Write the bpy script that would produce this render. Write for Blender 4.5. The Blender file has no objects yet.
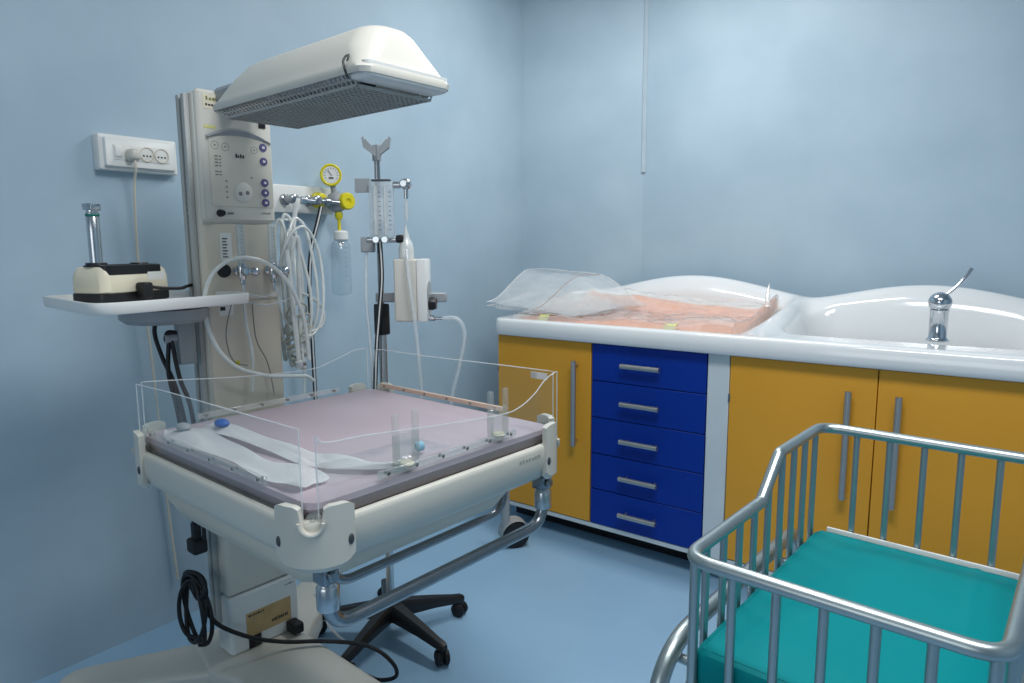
import bpy, bmesh, math, random
from mathutils import Vector, Matrix
PI = math.pi
random.seed(7)
S = bpy.context.scene
COL = S.collection

# ------------------------------------------------------------------ camera
cam_h, f_px, pitch, yaw, roll = 1.25, 682.7, math.atan(95 / 682.7), math.radians(36.9), math.radians(-0.3)
cd = bpy.data.cameras.new('camera')
cd.sensor_width = 36.0
cd.lens = f_px / 1024 * 36.0
cd.clip_start = 0.02
cam = bpy.data.objects.new('camera', cd)
COL.objects.link(cam)
F = Vector((-math.sin(yaw) * math.cos(pitch), math.cos(yaw) * math.cos(pitch), -math.sin(pitch)))
R = Vector((math.cos(yaw), math.sin(yaw), 0)); U = R.cross(F)
R2 = R * math.cos(roll) + U * math.sin(roll); U2 = -R * math.sin(roll) + U * math.cos(roll)
m = Matrix((R2, U2, -F)).transposed().to_4x4()
m.translation = Vector((0, 0, cam_h))
cam.matrix_world = m
S.camera = cam

# ------------------------------------------------------------------ light and exposure
w = bpy.data.worlds.new('world'); S.world = w; w.use_nodes = True
w.node_tree.nodes['Background'].inputs[0].default_value = (0.6, 0.75, 1.0, 1)
w.node_tree.nodes['Background'].inputs[1].default_value = 0.03
def area_light(name, loc, sx, sy, power, color, rot=(0, 0, 0)):
    ld = bpy.data.lights.new(name, 'AREA'); ld.shape = 'RECTANGLE'; ld.size = sx; ld.size_y = sy
    ld.energy = power; ld.color = color
    o = bpy.data.objects.new(name, ld); COL.objects.link(o); o.location = loc; o.rotation_euler = rot
    return o
area_light('ceiling_lamp', (-1.15, 2.40, 2.64), 0.9, 0.25, 21, (1.0, 0.99, 0.97))
area_light('ceiling_lamp_rear', (-0.15, 0.95, 2.64), 1.2, 0.6, 36, (0.97, 0.98, 1.0))
area_light('front_fill_light', (-0.6, -1.72, 1.55), 1.5, 1.2, 11, (0.95, 0.98, 1.0), (math.radians(90), 0, 0))  # added fill from behind the camera for the doors; no window there
S.view_settings.view_transform = 'Standard'
S.view_settings.look = 'None'
S.view_settings.gamma = 1
S.view_settings.use_curve_mapping = False
S.view_settings.exposure = 0.0

# ------------------------------------------------------------------ materials
def lin(c):
    return tuple(((v / 255) / 12.92 if v / 255 <= 0.04045 else ((v / 255 + 0.055) / 1.055) ** 2.4) for v in c)
def mat(name, rgb, rough=0.5, metal=0.0, noise=0.04, scale=8.0, bump=0.0, bscale=60.0, spec=0.5, coat=0.0, rgb2=None, stretch=None, trans=0.0):
    """principled with a procedural mottling of the base colour"""
    M = bpy.data.materials.new(name); M.use_nodes = True
    nt = M.node_tree; b = nt.nodes['Principled BSDF']
    c = lin(rgb)
    tc = nt.nodes.new('ShaderNodeTexCoord'); nz = nt.nodes.new('ShaderNodeTexNoise'); rp = nt.nodes.new('ShaderNodeValToRGB')
    mp = nt.nodes.new('ShaderNodeMapping')
    if stretch: mp.inputs['Scale'].default_value = stretch
    nt.links.new(tc.outputs['Object'], mp.inputs[0]); nt.links.new(mp.outputs[0], nz.inputs['Vector'])
    nz.inputs['Scale'].default_value = scale; nz.inputs['Detail'].default_value = 4
    c2 = lin(rgb2) if rgb2 else tuple(min(1, v * (1 + noise)) for v in c)
    c1 = c if rgb2 else tuple(v * (1 - noise) for v in c)
    rp.color_ramp.elements[0].position = 0.35; rp.color_ramp.elements[1].position = 0.65
    rp.color_ramp.elements[0].color = (*c1, 1); rp.color_ramp.elements[1].color = (*c2, 1)
    nt.links.new(nz.outputs['Fac'], rp.inputs[0]); nt.links.new(rp.outputs[0], b.inputs['Base Color'])
    b.inputs['Roughness'].default_value = rough; b.inputs['Metallic'].default_value = metal
    b.inputs['Specular IOR Level'].default_value = spec; b.inputs['Coat Weight'].default_value = coat
    b.inputs['Coat Roughness'].default_value = 0.08
    if trans: b.inputs['Transmission Weight'].default_value = trans
    if bump:
        n2 = nt.nodes.new('ShaderNodeTexNoise'); n2.inputs['Scale'].default_value = bscale; n2.inputs['Detail'].default_value = 3
        bp = nt.nodes.new('ShaderNodeBump'); bp.inputs['Strength'].default_value = bump; bp.inputs['Distance'].default_value = 0.004
        nt.links.new(mp.outputs[0], n2.inputs['Vector'])
        nt.links.new(n2.outputs['Fac'], bp.inputs['Height']); nt.links.new(bp.outputs[0], b.inputs['Normal'])
    return M
def clear(name, tint=(255, 255, 255), body=0.06, body_rgb=(235, 240, 240), fres=1.35, rough=0.03, bump=0.0, bscale=40):
    """clear plastic: transparent film with fresnel gloss and a little milky body"""
    M = bpy.data.materials.new(name); M.use_nodes = True; nt = M.node_tree
    for n in list(nt.nodes): nt.nodes.remove(n)
    out = nt.nodes.new('ShaderNodeOutputMaterial'); tr = nt.nodes.new('ShaderNodeBsdfTransparent')
    gl = nt.nodes.new('ShaderNodeBsdfGlossy'); pr = nt.nodes.new('ShaderNodeBsdfPrincipled')
    fr = nt.nodes.new('ShaderNodeLayerWeight'); m1 = nt.nodes.new('ShaderNodeMixShader'); m2 = nt.nodes.new('ShaderNodeMixShader')
    tr.inputs[0].default_value = (*lin(tint), 1); gl.inputs['Roughness'].default_value = rough
    pr.inputs['Base Color'].default_value = (*lin(body_rgb), 1); pr.inputs['Roughness'].default_value = 0.3
    fr.inputs[0].default_value = 0.5
    pw = nt.nodes.new('ShaderNodeMath'); pw.operation = 'POWER'; pw.inputs[1].default_value = 4.0
    ma = nt.nodes.new('ShaderNodeMath'); ma.operation = 'MULTIPLY_ADD'; ma.inputs[1].default_value = 0.55; ma.inputs[2].default_value = (fres - 1) * 0.16
    nt.links.new(fr.outputs['Facing'], pw.inputs[0]); nt.links.new(pw.outputs[0], ma.inputs[0])
    tc = nt.nodes.new('ShaderNodeTexCoord'); nz = nt.nodes.new('ShaderNodeTexNoise'); nz.inputs['Scale'].default_value = bscale
    nt.links.new(tc.outputs['Object'], nz.inputs['Vector'])
    mr = nt.nodes.new('ShaderNodeMapRange'); mr.inputs['To Min'].default_value = body * 0.8; mr.inputs['To Max'].default_value = min(1, body * 1.2)
    nt.links.new(nz.outputs['Fac'], mr.inputs[0]); nt.links.new(mr.outputs[0], m1.inputs[0])
    nt.links.new(tr.outputs[0], m1.inputs[1]); nt.links.new(pr.outputs[0], m1.inputs[2])
    nt.links.new(ma.outputs[0], m2.inputs[0]); nt.links.new(m1.outputs[0], m2.inputs[1]); nt.links.new(gl.outputs[0], m2.inputs[2])
    if bump:
        bp = nt.nodes.new('ShaderNodeBump'); bp.inputs['Strength'].default_value = bump; bp.inputs['Distance'].default_value = 0.01
        nt.links.new(nz.outputs['Fac'], bp.inputs['Height'])
        for t in (gl, pr, fr): nt.links.new(bp.outputs[0], t.inputs['Normal'])
    nt.links.new(m2.outputs[0], out.inputs[0])
    return M
def floor_mat():
    M = mat('blue_vinyl_floor', (137, 174, 202), rough=0.38, scale=2.2, rgb2=(145, 181, 207), spec=0.4)
    nt = M.node_tree; b = nt.nodes['Principled BSDF']
    src = b.inputs['Base Color'].links[0].from_socket
    tc = [n for n in nt.nodes if n.type == 'TEX_COORD'][0]
    for sc, thr, colr in ((55, 0.055, (200, 220, 232)), (38, 0.04, (70, 104, 140)), (140, 0.10, (130, 170, 200))):
        v = nt.nodes.new('ShaderNodeTexVoronoi'); v.inputs['Scale'].default_value = sc
        nt.links.new(tc.outputs['Object'], v.inputs['Vector'])
        lt = nt.nodes.new('ShaderNodeMath'); lt.operation = 'LESS_THAN'; lt.inputs[1].default_value = thr
        nt.links.new(v.outputs['Distance'], lt.inputs[0])
        sepc = nt.nodes.new('ShaderNodeSeparateColor'); nt.links.new(v.outputs['Color'], sepc.inputs[0])
        g = nt.nodes.new('ShaderNodeMath'); g.operation = 'GREATER_THAN'; g.inputs[1].default_value = 0.72
        nt.links.new(sepc.outputs[0], g.inputs[0])
        mu = nt.nodes.new('ShaderNodeMath'); mu.operation = 'MULTIPLY'
        nt.links.new(lt.outputs[0], mu.inputs[0]); nt.links.new(g.outputs[0], mu.inputs[1])
        mx = nt.nodes.new('ShaderNodeMixRGB'); mx.inputs[2].default_value = (*lin(colr), 1)
        nt.links.new(mu.outputs[0], mx.inputs[0]); nt.links.new(src, mx.inputs[1]); src = mx.outputs[0]
    nt.links.new(src, b.inputs['Base Color'])
    return M

M_wall = mat('pale_blue_wall_vinyl', (162, 184, 198), rough=0.5, scale=3.0, rgb2=(172, 193, 206), bump=0.05, bscale=30, spec=0.35)
M_ceil = mat('ceiling_white', (215, 218, 218), rough=0.8)
M_floor = floor_mat()
M_cream = mat('cream_plastic', (207, 204, 193), rough=0.35, noise=0.02, scale=5)
M_creamd = mat('warm_beige_panel', (212, 203, 186), rough=0.45, noise=0.02, scale=5)
M_yelcream = mat('yellowed_cream_plastic', (222, 214, 190), rough=0.4, noise=0.03)
M_white = mat('white_plastic', (224, 225, 221), rough=0.4, noise=0.02)
M_gray = mat('grey_plastic', (150, 155, 158), rough=0.45, noise=0.03)
M_dgray = mat('dark_grey_plastic', (62, 66, 72), rough=0.5)
M_black = mat('black_plastic', (16, 17, 20), rough=0.4, noise=0.1)
M_rubber = mat('black_rubber', (12, 13, 16), rough=0.55, noise=0.1)
M_chrome = mat('chrome', (205, 208, 212), rough=0.14, metal=1.0, noise=0.02)
M_steel = mat('satin_steel', (196, 200, 202), rough=0.26, metal=1.0, noise=0.03, scale=20)
M_dsteel = mat('dull_steel_tube', (156, 160, 164), rough=0.27, metal=1.0, noise=0.05, scale=20)
M_alu = mat('brushed_aluminium', (192, 190, 186), rough=0.45, metal=1.0, noise=0.05, scale=30, stretch=(1, 1, 12))
M_mesh = mat('heater_mesh_wire', (178, 178, 174), rough=0.45, metal=0.3)
M_refl = mat('heater_reflector', (225, 230, 235), rough=0.3, metal=0.2)
M_lilac = mat('lilac_grey_mattress_vinyl', (176, 162, 170), rough=0.5, noise=0.02, bump=0.15, bscale=4)
M_purple = mat('purple_button', (92, 82, 128), rough=0.45)
M_orange = mat('ochre_orange_laminate', (222, 158, 48), rough=0.42, noise=0.02, scale=3, spec=0.35)
M_blue = mat('royal_blue_laminate', (1, 50, 146), rough=0.45, noise=0.03, scale=3, spec=0.25)
M_lam = mat('white_laminate', (206, 214, 216), rough=0.45, noise=0.02)
M_top = mat('glossy_white_moulded_resin', (224, 226, 226), rough=0.12, noise=0.01, coat=0.4)
M_teal = mat('teal_vinyl_cover', (0, 132, 136), spec=0.1, rough=0.5, noise=0.04, scale=3, bump=0.35, bscale=5)
M_salmon = mat('salmon_orange_pad_vinyl', (240, 158, 100), rough=0.45, noise=0.04, scale=5, bump=0.2, bscale=9)
M_yellow = mat('yellow_plastic', (222, 208, 30), rough=0.4)
M_yellowtape = mat('yellow_green_tape', (206, 204, 128), rough=0.5)
M_green = mat('green_band', (20, 110, 96), rough=0.4)
M_paper = mat('white_paper', (240, 242, 243), rough=0.6, noise=0.02, bump=0.9, bscale=38)
M_labely = mat('yellowed_label_paper', (190, 160, 112), rough=0.6, noise=0.06, scale=30)
M_labelw = mat('white_label', (222, 222, 216), rough=0.5)
M_ink = mat('dark_print', (40, 40, 42), rough=0.6)
M_inkg = mat('grey_print', (120, 120, 118), rough=0.6)
M_greenlab = mat('olive_label', (120, 124, 60), rough=0.6)
M_hose = clear('translucent_white_hose', body=0.78, body_rgb=(226, 230, 226), fres=1.3)
M_hosec = clear('clear_hose', body=0.35, body_rgb=(225, 232, 234), fres=1.3)
M_acr = clear('clear_acrylic', tint=(252, 254, 254), body=0.012, fres=1.08)
M_acre = clear('acrylic_edge', tint=(250, 252, 252), body=0.40, body_rgb=(248, 250, 250), fres=1.3)
M_acrw = clear('milky_plastic', body=0.45, body_rgb=(222, 226, 222), fres=1.3)
M_clip = clear('greenish_clear_plastic', body=0.13, body_rgb=(220, 226, 214), fres=1.4)
M_cup = clear('clear_cup', tint=(235, 243, 248), body=0.14, body_rgb=(215, 226, 232), fres=1.3)
M_film = clear('crinkled_plastic_film', body=0.36, body_rgb=(244, 242, 238), fres=1.6, rough=0.16, bump=0.35, bscale=22)
M_bluec = mat('blue_connector', (40, 90, 170), rough=0.4)
M_seam = mat('seam_shadow_gap', (104, 100, 92), rough=0.8)
M_orgl = mat('rail_strip_peach', (206, 180, 160), rough=0.4)

M_cot = mat('cot_satin_chrome', (176, 186, 186), rough=0.34, metal=0.9, noise=0.03, scale=20)

# ------------------------------------------------------------------ helpers
def newbm(): return bmesh.new()
def obj(name, bm, material, parent=None, smooth=True, ang=40, label=None, loc=None):
    me = bpy.data.meshes.new(name)
    bmesh.ops.recalc_face_normals(bm, faces=bm.faces[:])
    if smooth:
        for f in bm.faces: f.smooth = True
        lim = math.radians(ang)
        for e in bm.edges:
            if len(e.link_faces) == 2 and e.calc_face_angle(0) > lim: e.smooth = False
    bm.to_mesh(me); bm.free()
    me.materials.append(material)
    o = bpy.data.objects.new(name, me); COL.objects.link(o)
    if parent is not None: o.parent = parent
    if label: o['label'] = label
    if loc is not None: o.location = loc
    return o
def thing(name, label, cat, loc=(0, 0, 0), rotz=0, group=None):
    o = bpy.data.objects.new(name, None); o.empty_display_size = 0.05; COL.objects.link(o)
    o.location = loc; o.rotation_euler = (0, 0, rotz); o['label'] = label; o['category'] = cat
    if group: o['group'] = group
    return o
def tag(o, label, cat, group=None):
    o['label'] = label; o['category'] = cat
    if group: o['group'] = group
    return o
def struct(name, bm, mt, smooth=False):
    o = obj(name, bm, mt, smooth=smooth); o['kind'] = 'structure'; return o
def box(bm, x0, x1, y0, y1, z0, z1, bev=0.0, seg=2, mtx=None):
    g = bmesh.ops.create_cube(bm, size=1.0)
    vs = g['verts']
    for v in vs:
        v.co = Vector(((x0 + x1) / 2 + v.co.x * (x1 - x0), (y0 + y1) / 2 + v.co.y * (y1 - y0), (z0 + z1) / 2 + v.co.z * (z1 - z0)))
    if bev > 0:
        es = list({e for v in vs for e in v.link_edges})
        r = bmesh.ops.bevel(bm, geom=es, offset=bev, segments=seg, profile=0.5, affect='EDGES')
        vs = list({v for f in r['faces'] for v in f.verts} | {v for v in vs if v.is_valid})
    if mtx is not None:
        for v in vs: v.co = mtx @ v.co
    return bm
def bx(*a, **k): return box(newbm(), *a, **k)
def smooth_path(pts, n=8, closed=False):
    P = [Vector(p) for p in pts]; out = []
    N = len(P); rng = N if closed else N - 1
    for i in range(rng):
        if closed: p0, p1, p2, p3 = P[(i - 1) % N], P[i], P[(i + 1) % N], P[(i + 2) % N]
        else: p0, p1, p2, p3 = P[max(i - 1, 0)], P[i], P[i + 1], P[min(i + 2, N - 1)]
        for k in range(n):
            t = k / n
            out.append(0.5 * ((2 * p1) + (p2 - p0) * t + (2 * p0 - 5 * p1 + 4 * p2 - p3) * t * t + (3 * p1 - p0 - 3 * p2 + p3) * t ** 3))
    if not closed: out.append(P[-1])
    return out
def fillet_path(pts, r, n=6, closed=False):
    """polyline with its corners rounded to radius r"""
    P = [Vector(p) for p in pts]; N = len(P); out = []
    rr = r if isinstance(r, (list, tuple)) else [r] * N
    for i in range(N):
        if not closed and i in (0, N - 1): out.append(P[i]); continue
        a, b, c = P[(i - 1) % N], P[i], P[(i + 1) % N]
        d1 = (a - b).normalized(); d2 = (c - b).normalized()
        an = d1.angle(d2); t = min(rr[i] / math.tan(an / 2), (a - b).length * 0.49, (c - b).length * 0.49)
        s, e = b + d1 * t, b + d2 * t
        for k in range(n + 1):
            u = k / n; out.append(s * (1 - u) ** 2 + b * 2 * u * (1 - u) + e * u * u)
    return out
def tube(bm, path, r, seg=10, closed=False, cap=True):
    P = [Vector(p) for p in path]
    Q = [P[0]]
    for p in P[1:]:
        if (p - Q[-1]).length > 1e-5: Q.append(p)
    P = Q; N = len(P)
    rad = r if callable(r) else (lambda t: r)
    T = []
    for i in range(N):
        if closed: t = P[(i + 1) % N] - P[(i - 1) % N]
        else: t = P[min(i + 1, N - 1)] - P[max(i - 1, 0)]
        T.append(t.normalized())
    up = Vector((0, 0, 1)) if abs(T[0].z) < 0.9 else Vector((1, 0, 0))
    nrm = (up - T[0] * up.dot(T[0])).normalized(); rings = []
    for i in range(N):
        nrm = (nrm - T[i] * nrm.dot(T[i])).normalized(); b = T[i].cross(nrm)
        rr = rad(i / max(1, N - 1))
        rings.append([bm.verts.new(P[i] + (nrm * math.cos(2 * PI * k / seg) + b * math.sin(2 * PI * k / seg)) * rr) for k in range(seg)])
    for i in range(N if closed else N - 1):
        a, b = rings[i], rings[(i + 1) % N]
        for k in range(seg): bm.faces.new((a[k], a[(k + 1) % seg], b[(k + 1) % seg], b[k]))
    if cap and not closed:
        bm.faces.new(rings[0][::-1]); bm.faces.new(rings[-1])
    return bm
def tb(path, r, seg=10, closed=False): return tube(newbm(), path, r, seg, closed)
def lathe(bm, prof, seg=24, origin=(0, 0, 0), axis=(0, 0, 1)):
    """prof: list of (radius, height) along axis"""
    ax = Vector(axis).normalized(); q = Vector((0, 0, 1)).rotation_difference(ax); o = Vector(origin)
    rings = []
    for r, h in prof:
        if r < 1e-6: rings.append([bm.verts.new(o + q @ Vector((0, 0, h)))])
        else: rings.append([bm.verts.new(o + q @ Vector((r * math.cos(2 * PI * k / seg), r * math.sin(2 * PI * k / seg), h))) for k in range(seg)])
    for a, b in zip(rings, rings[1:]):
        for k in range(seg):
            k2 = (k + 1) % seg
            if len(a) == 1 and len(b) == 1: continue
            if len(a) == 1: bm.faces.new((a[0], b[k2], b[k]))
            elif len(b) == 1: bm.faces.new((a[k], a[k2], b[0]))
            else: bm.faces.new((a[k], a[k2], b[k2], b[k]))
    if len(rings[0]) > 1: bm.faces.new(rings[0][::-1])
    if len(rings[-1]) > 1: bm.faces.new(rings[-1])
    return bm
def lt(prof, seg=24, origin=(0, 0, 0), axis=(0, 0, 1)): return lathe(newbm(), prof, seg, origin, axis)
def cyl(bm, o, axis, r, h, seg=20, bev=0.0):
    b = min(bev, r * 0.5, h * 0.4)
    if b > 0: return lathe(bm, [(0, 0), (r - b, 0), (r, b), (r, h - b), (r - b, h), (0, h)], seg, o, axis)
    return lathe(bm, [(0, 0), (r, 0), (r, h), (0, h)], seg, o, axis)
def rrect(x0, x1, y0, y1, r, n=8):
    """rounded rectangle outline, counter clockwise; r may be 4 radii starting at (x1,y0)"""
    rs = r if isinstance(r, (list, tuple)) else [r] * 4
    out = []
    for (cx, cy, a0, rr) in ((x1 - rs[0], y0 + rs[0], -90, rs[0]), (x1 - rs[1], y1 - rs[1], 0, rs[1]), (x0 + rs[2], y1 - rs[2], 90, rs[2]), (x0 + rs[3], y0 + rs[3], 180, rs[3])):
        for k in range(n + 1):
            a = math.radians(a0 + 90 * k / n); out.append((cx + rr * math.cos(a), cy + rr * math.sin(a)))
    return out
def loft(bm, loops, cap0=True, cap1=True):
    R_ = [[bm.verts.new(Vector(p)) for p in L] for L in loops]
    n = len(R_[0])
    for a, b in zip(R_, R_[1:]):
        for k in range(n): bm.faces.new((a[k], a[(k + 1) % n], b[(k + 1) % n], b[k]))
    if cap0: bm.faces.new(R_[0][::-1])
    if cap1: bm.faces.new(R_[-1])
    return bm
def prism(bm, poly, z0, z1, mtx=None, bev=0.0):
    """poly (x,y) extruded along z, then placed by mtx; bev softens the top and bottom edge by insetting"""
    def at(k, z): return [Vector((x, y, z)) for x, y in k]
    loops = [at(poly, z0), at(poly, z1)]
    if bev > 0:
        c = Vector((sum(p[0] for p in poly) / len(poly), sum(p[1] for p in poly) / len(poly)))
        def ins(d):
            o = []
            for p in poly:
                v = Vector(p) - c; L_ = v.length; o.append(tuple(c + v * max(0, (L_ - d)) / L_))
            return o
        s = 1 if z1 > z0 else -1
        loops = [at(ins(bev), z0), at(poly, z0 + s * bev), at(poly, z1 - s * bev), at(ins(bev), z1)]
    if mtx is not None: loops = [[mtx @ p for p in L] for L in loops]
    return loft(bm, loops)
def frame(o, xa, ya, za):
    """matrix with the given axes"""
    m_ = Matrix((Vector(xa), Vector(ya), Vector(za))).transposed().to_4x4(); m_.translation = Vector(o); return m_
def grid(bm, nx, ny, fn, thick=0.0):
    V = [[bm.verts.new(Vector(fn(i / nx, j / ny))) for j in range(ny + 1)] for i in range(nx + 1)]
    for i in range(nx):
        for j in range(ny): bm.faces.new((V[i][j], V[i + 1][j], V[i + 1][j + 1], V[i][j + 1]))
    if thick: bmesh.ops.solidify(bm, geom=bm.faces[:], thickness=thick)
    return bm
def sstep(a, b, x):
    t = max(0, min(1, (x - a) / (b - a))); return t * t * (3 - 2 * t)
def print_row(w, h, mtx, material, parent, name='print_marks', n=6, seed=1):
    """a short row of small blurred looking print, too small to read"""
    rd = random.Random(seed); bm = bmesh.new(); x = -w / 2; step = w / n
    for k in range(n):
        ww = step * rd.uniform(0.45, 0.8); hh = h * rd.uniform(0.6, 1.0)
        box(bm, x, x + ww, -h / 2, -h / 2 + hh, 0, 0.0005, mtx=mtx)
        if rd.random() < 0.5: box(bm, x + ww * 0.3, x + ww * 1.1, -h / 2 + hh * 0.3, -h / 2 + hh * 0.5, 0, 0.0006, mtx=mtx)
        x += step
    return obj(name, bm, material, parent, smooth=False)
def ball_shape(bm, c, r, sx=1, sy=1, sz=1, seg=16):
    g = bmesh.ops.create_uvsphere(bm, u_segments=seg, v_segments=seg // 2 + 2, radius=r)
    for v in g['verts']: v.co = Vector((v.co.x * sx, v.co.y * sy, v.co.z * sz)) + Vector(c)
    return bm

# ------------------------------------------------------------------ room
XL, YB, CH = -2.22, 3.25, 2.7
YC = 3.061; XC = -0.4917 * YB     # where the angled wall segment starts and ends
XR, YF = 1.7, -1.8
struct('floor', bx(XL - 0.1, XR + 0.1, YF - 0.1, YB + 0.1, -0.1, 0), M_floor)
struct('ceiling', bx(XL - 0.1, XR + 0.1, YF - 0.1, YB + 0.1, CH, CH + 0.1), M_ceil)
struct('wall_left', bx(XL - 0.1, XL, YF - 0.1, YC, 0, CH), M_wall)
struct('wall_back', bx(XC, XR + 0.1, YB, YB + 0.1, 0, CH), M_wall)
struct('wall_right', bx(XR, XR + 0.1, YF, YB, 0, CH), M_wall)
struct('wall_front', bx(XL, XR, YF - 0.1, YF, 0, CH), M_wall)
b_ = newbm(); prism(b_, [(XL, YC), (XC, YB), (XC, YB + 0.1), (XL - 0.1, YB + 0.1), (XL - 0.1, YC)], 0, CH)
struct('wall_corner', b_, M_wall)
b_ = newbm(); prism(b_, [(XC - 0.012, YB - 0.006), (XC - 0.006, YB - 0.010), (XC + 0.006, YB - 0.010), (XC + 0.012, YB - 0.004), (XC + 0.012, YB), (XC - 0.012, YB)], 1.62, CH)
struct('trim_1', b_, mat('corner_highlight_strip', (176, 192, 201), rough=0.25))  # pale cover strip added to give the corner its bright highlight line

# ------------------------------------------------------------------ infant warmer
TH = -0.065
W0 = (-1.75, 1.045, 0)
warm = thing('infant_warmer', 'cream open infant warmer with overhead heater hood, tall control column and clear sided bed', 'infant warmer', W0, TH)
CX = 0.04   # front face of the column (local x)
CY0, CY1 = -0.088, 0.121
# base: hub and three long flat legs
def leg_mesh(x0, y0, x1, y1, w0, w1, z0, z1):
    d = Vector((x1 - x0, y1 - y0)); L_ = d.length; d.normalize(); n = Vector((-d.y, d.x))
    loops = []
    def ring(ins, z, sc=0):
        pts = []
        for s, ww in ((0, w0), (L_ - w1 * 0.5, w1)):
            pass
        o = Vector((x0, y0))
        a = [(0, -w0 / 2 + ins)]
        a += [(L_ - w1 / 2 + (w1 / 2 - ins) * math.cos(t), (w1 / 2 - ins) * math.sin(t)) for t in [math.radians(-90 + 180 * k / 12) for k in range(13)]]
        a += [(0, w0 / 2 - ins)]
        zz = z
        for (u_, v_) in a:
            p = o + d * u_ + n * v_
            pts.append((p.x, p.y, zz if sc == 0 else z - 0.028 * (u_ / L_)))
        return pts
    return loft(newbm(), [ring(0.012, z0), ring(0.0, z0 + 0.012), ring(0, z1 - 0.015, 1), ring(0.005, z1 - 0.005, 1), ring(0.016, z1, 1)])
for (x1, y1) in ((-0.255, -0.435), (-0.255, 0.435)):
    obj('base_leg', leg_mesh(0.03, -0.06 if y1 < 0 else 0.06, x1, y1, 0.19, 0.12, 0.02, 0.108), M_cream, warm)
def plate(i, z): return [(x, y, z) for x, y in fillet_path2([(-0.13 + i, -0.13 + i), (0.06, -0.165 + i), (0.16, -0.139 + i), (0.66 - i, -0.12 + i), (0.66 - i, 0.112 - i), (0.15, 0.112 - i), (-0.13 + i, 0.13 - i)], 0.04)]
def fillet_path2(p, r): return [(q.x, q.y) for q in fillet_path([(x, y, 0) for x, y in p], r, 5, True)]
obj('base_plate', loft(newbm(), [plate(i, z) for i, z in ((0.012, 0.02), (0, 0.03), (0, 0.098), (0.004, 0.107), (0.014, 0.112))]), M_cream, warm)
def caster(parent, x, y, zt, r=0.05, ang=0.0, mw=M_gray, mt_=M_rubber, name='caster'):
    """twin wheel caster with arched hood, top of the fork at zt"""
    ca, sa = math.cos(ang), math.sin(ang)
    def P(u, v, z): return Vector((x + u * ca - v * sa, y + u * sa + v * ca, z))
    bm = newbm()
    cyl(bm, P(0, 0, r * 1.7), (0, 0, 1), r * 0.32, max(0.005, zt - r * 1.7), 12)
    pts = [P(-r * 0.7 + r * 1.12 * math.cos(t), 0, r + r * 1.12 * math.sin(t)) for t in [math.radians(-10 + 190 * k / 14) for k in range(15)]]
    for a, b in zip(pts, pts[1:]):
        for s in (1,):
            w_ = r * 0.62
            A = Vector((-sa, ca, 0)) * w_
            q = [bm.verts.new(v) for v in (a + A, b + A, b - A, a - A)]; bm.faces.new(q)
    bmesh.ops.remove_doubles(bm, verts=bm.verts[:], dist=1e-5)
    c = obj(name, bm, mw, parent)
    for s in (-1, 1):
        wb = newbm(); o_ = P(-r * 0.7, s * r * 0.12, r)
        lathe(wb, [(0, 0), (r * 0.8, 0), (r, r * 0.08), (r, r * 0.38), (r * 0.85, r * 0.44), (0, r * 0.44)], 24, o_, (-sa * s, ca * s, 0))
        obj('wheel', wb, mt_, c)
    return c
for x_, y_ in ((-0.22, -0.38), (-0.22, 0.38), (0.58, -0.06), (0.58, 0.05)):
    cbm = newbm(); cyl(cbm, (x_ - 0.012, y_, 0.022), (1, 0, 0), 0.022, 0.024, 20, 0.004)
    obj('castor_wheel', cbm, M_rubber, warm)
# lower housing with the yellowed label
def hull(x0, x1, y0, y1, z0, z1, r=0.012, e=0.006):
    return loft(newbm(), [[(x, y, z) for x, y in rrect(x0 + i, x1 - i, y0 + i, y1 - i, max(0.002, r - i), 4)] for i, z in ((e, z0), (0, z0 + e), (0, z1 - e), (e, z1))])
low = obj('lower_housing', hull(-0.02, 0.062, -0.096, 0.118, 0.112, 0.285), M_white, warm)
obj('upper_housing', hull(-0.02, 0.060, -0.096, 0.118, 0.288, 0.70), M_cream, warm)
FX = lambda x, y, z: frame((x, y, z), (0, 1, 0), (0, 0, 1), (1, 0, 0))   # faces +x
lb = obj('type_label', bx(0.0615, 0.0628, -0.05, 0.09, 0.150, 0.222), M_labely, low, smooth=False)
print_row(0.05, 0.006, FX(0.063, -0.018, 0.213), M_ink, lb, n=9, seed=2)
print_row(0.055, 0.010, FX(0.063, 0.055, 0.172), M_ink, lb, n=8, seed=3)
print_row(0.03, 0.005, FX(0.0622, 0.090, 0.262), M_inkg, low, n=5, seed=4)
obj('blank_socket', bx(0.0605, 0.066, -0.046, -0.008, 0.115, 0.15, bev=0.002), M_black, low)
# column: outer extrusion and front panels
obj('column', hull(-0.055, 0.034, CY0 - 0.004, CY1 - 0.01, 0.66, 1.646, 0.012), M_cream, warm)
mb = newbm()
for s in (-0.106,):
    box(mb, -0.030, -0.012, s, s + 0.014, 0.2, 1.64, 0.003)
    box(mb, -0.002, 0.016, s, s + 0.014, 0.2, 1.64, 0.003)
obj('accessory_rail', mb, mat('rail_grey_plastic', (172, 174, 170), rough=0.5), warm)
print_row(0.13, 0.008, frame((0.0, -0.1052, 1.37), (0, 0, -1), (1, 0, 0), (0, -1, 0)), M_inkg, warm, 'rail_print', n=8, seed=5)
obj('column_lower_panel', hull(0.02, CX, CY0, CY1, 0.70, 1.104, 0.008, 0.004), M_creamd, warm)
obj('column_middle_panel', hull(0.02, CX, CY0, CY1, 1.108, 1.314, 0.008, 0.004), M_creamd, warm)
cp = obj('control_panel', hull(0.015, CX + 0.004, CY0, CY1, 1.318, 1.652, 0.014, 0.008), M_cream, warm)
X1 = CX + 0.004
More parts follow.
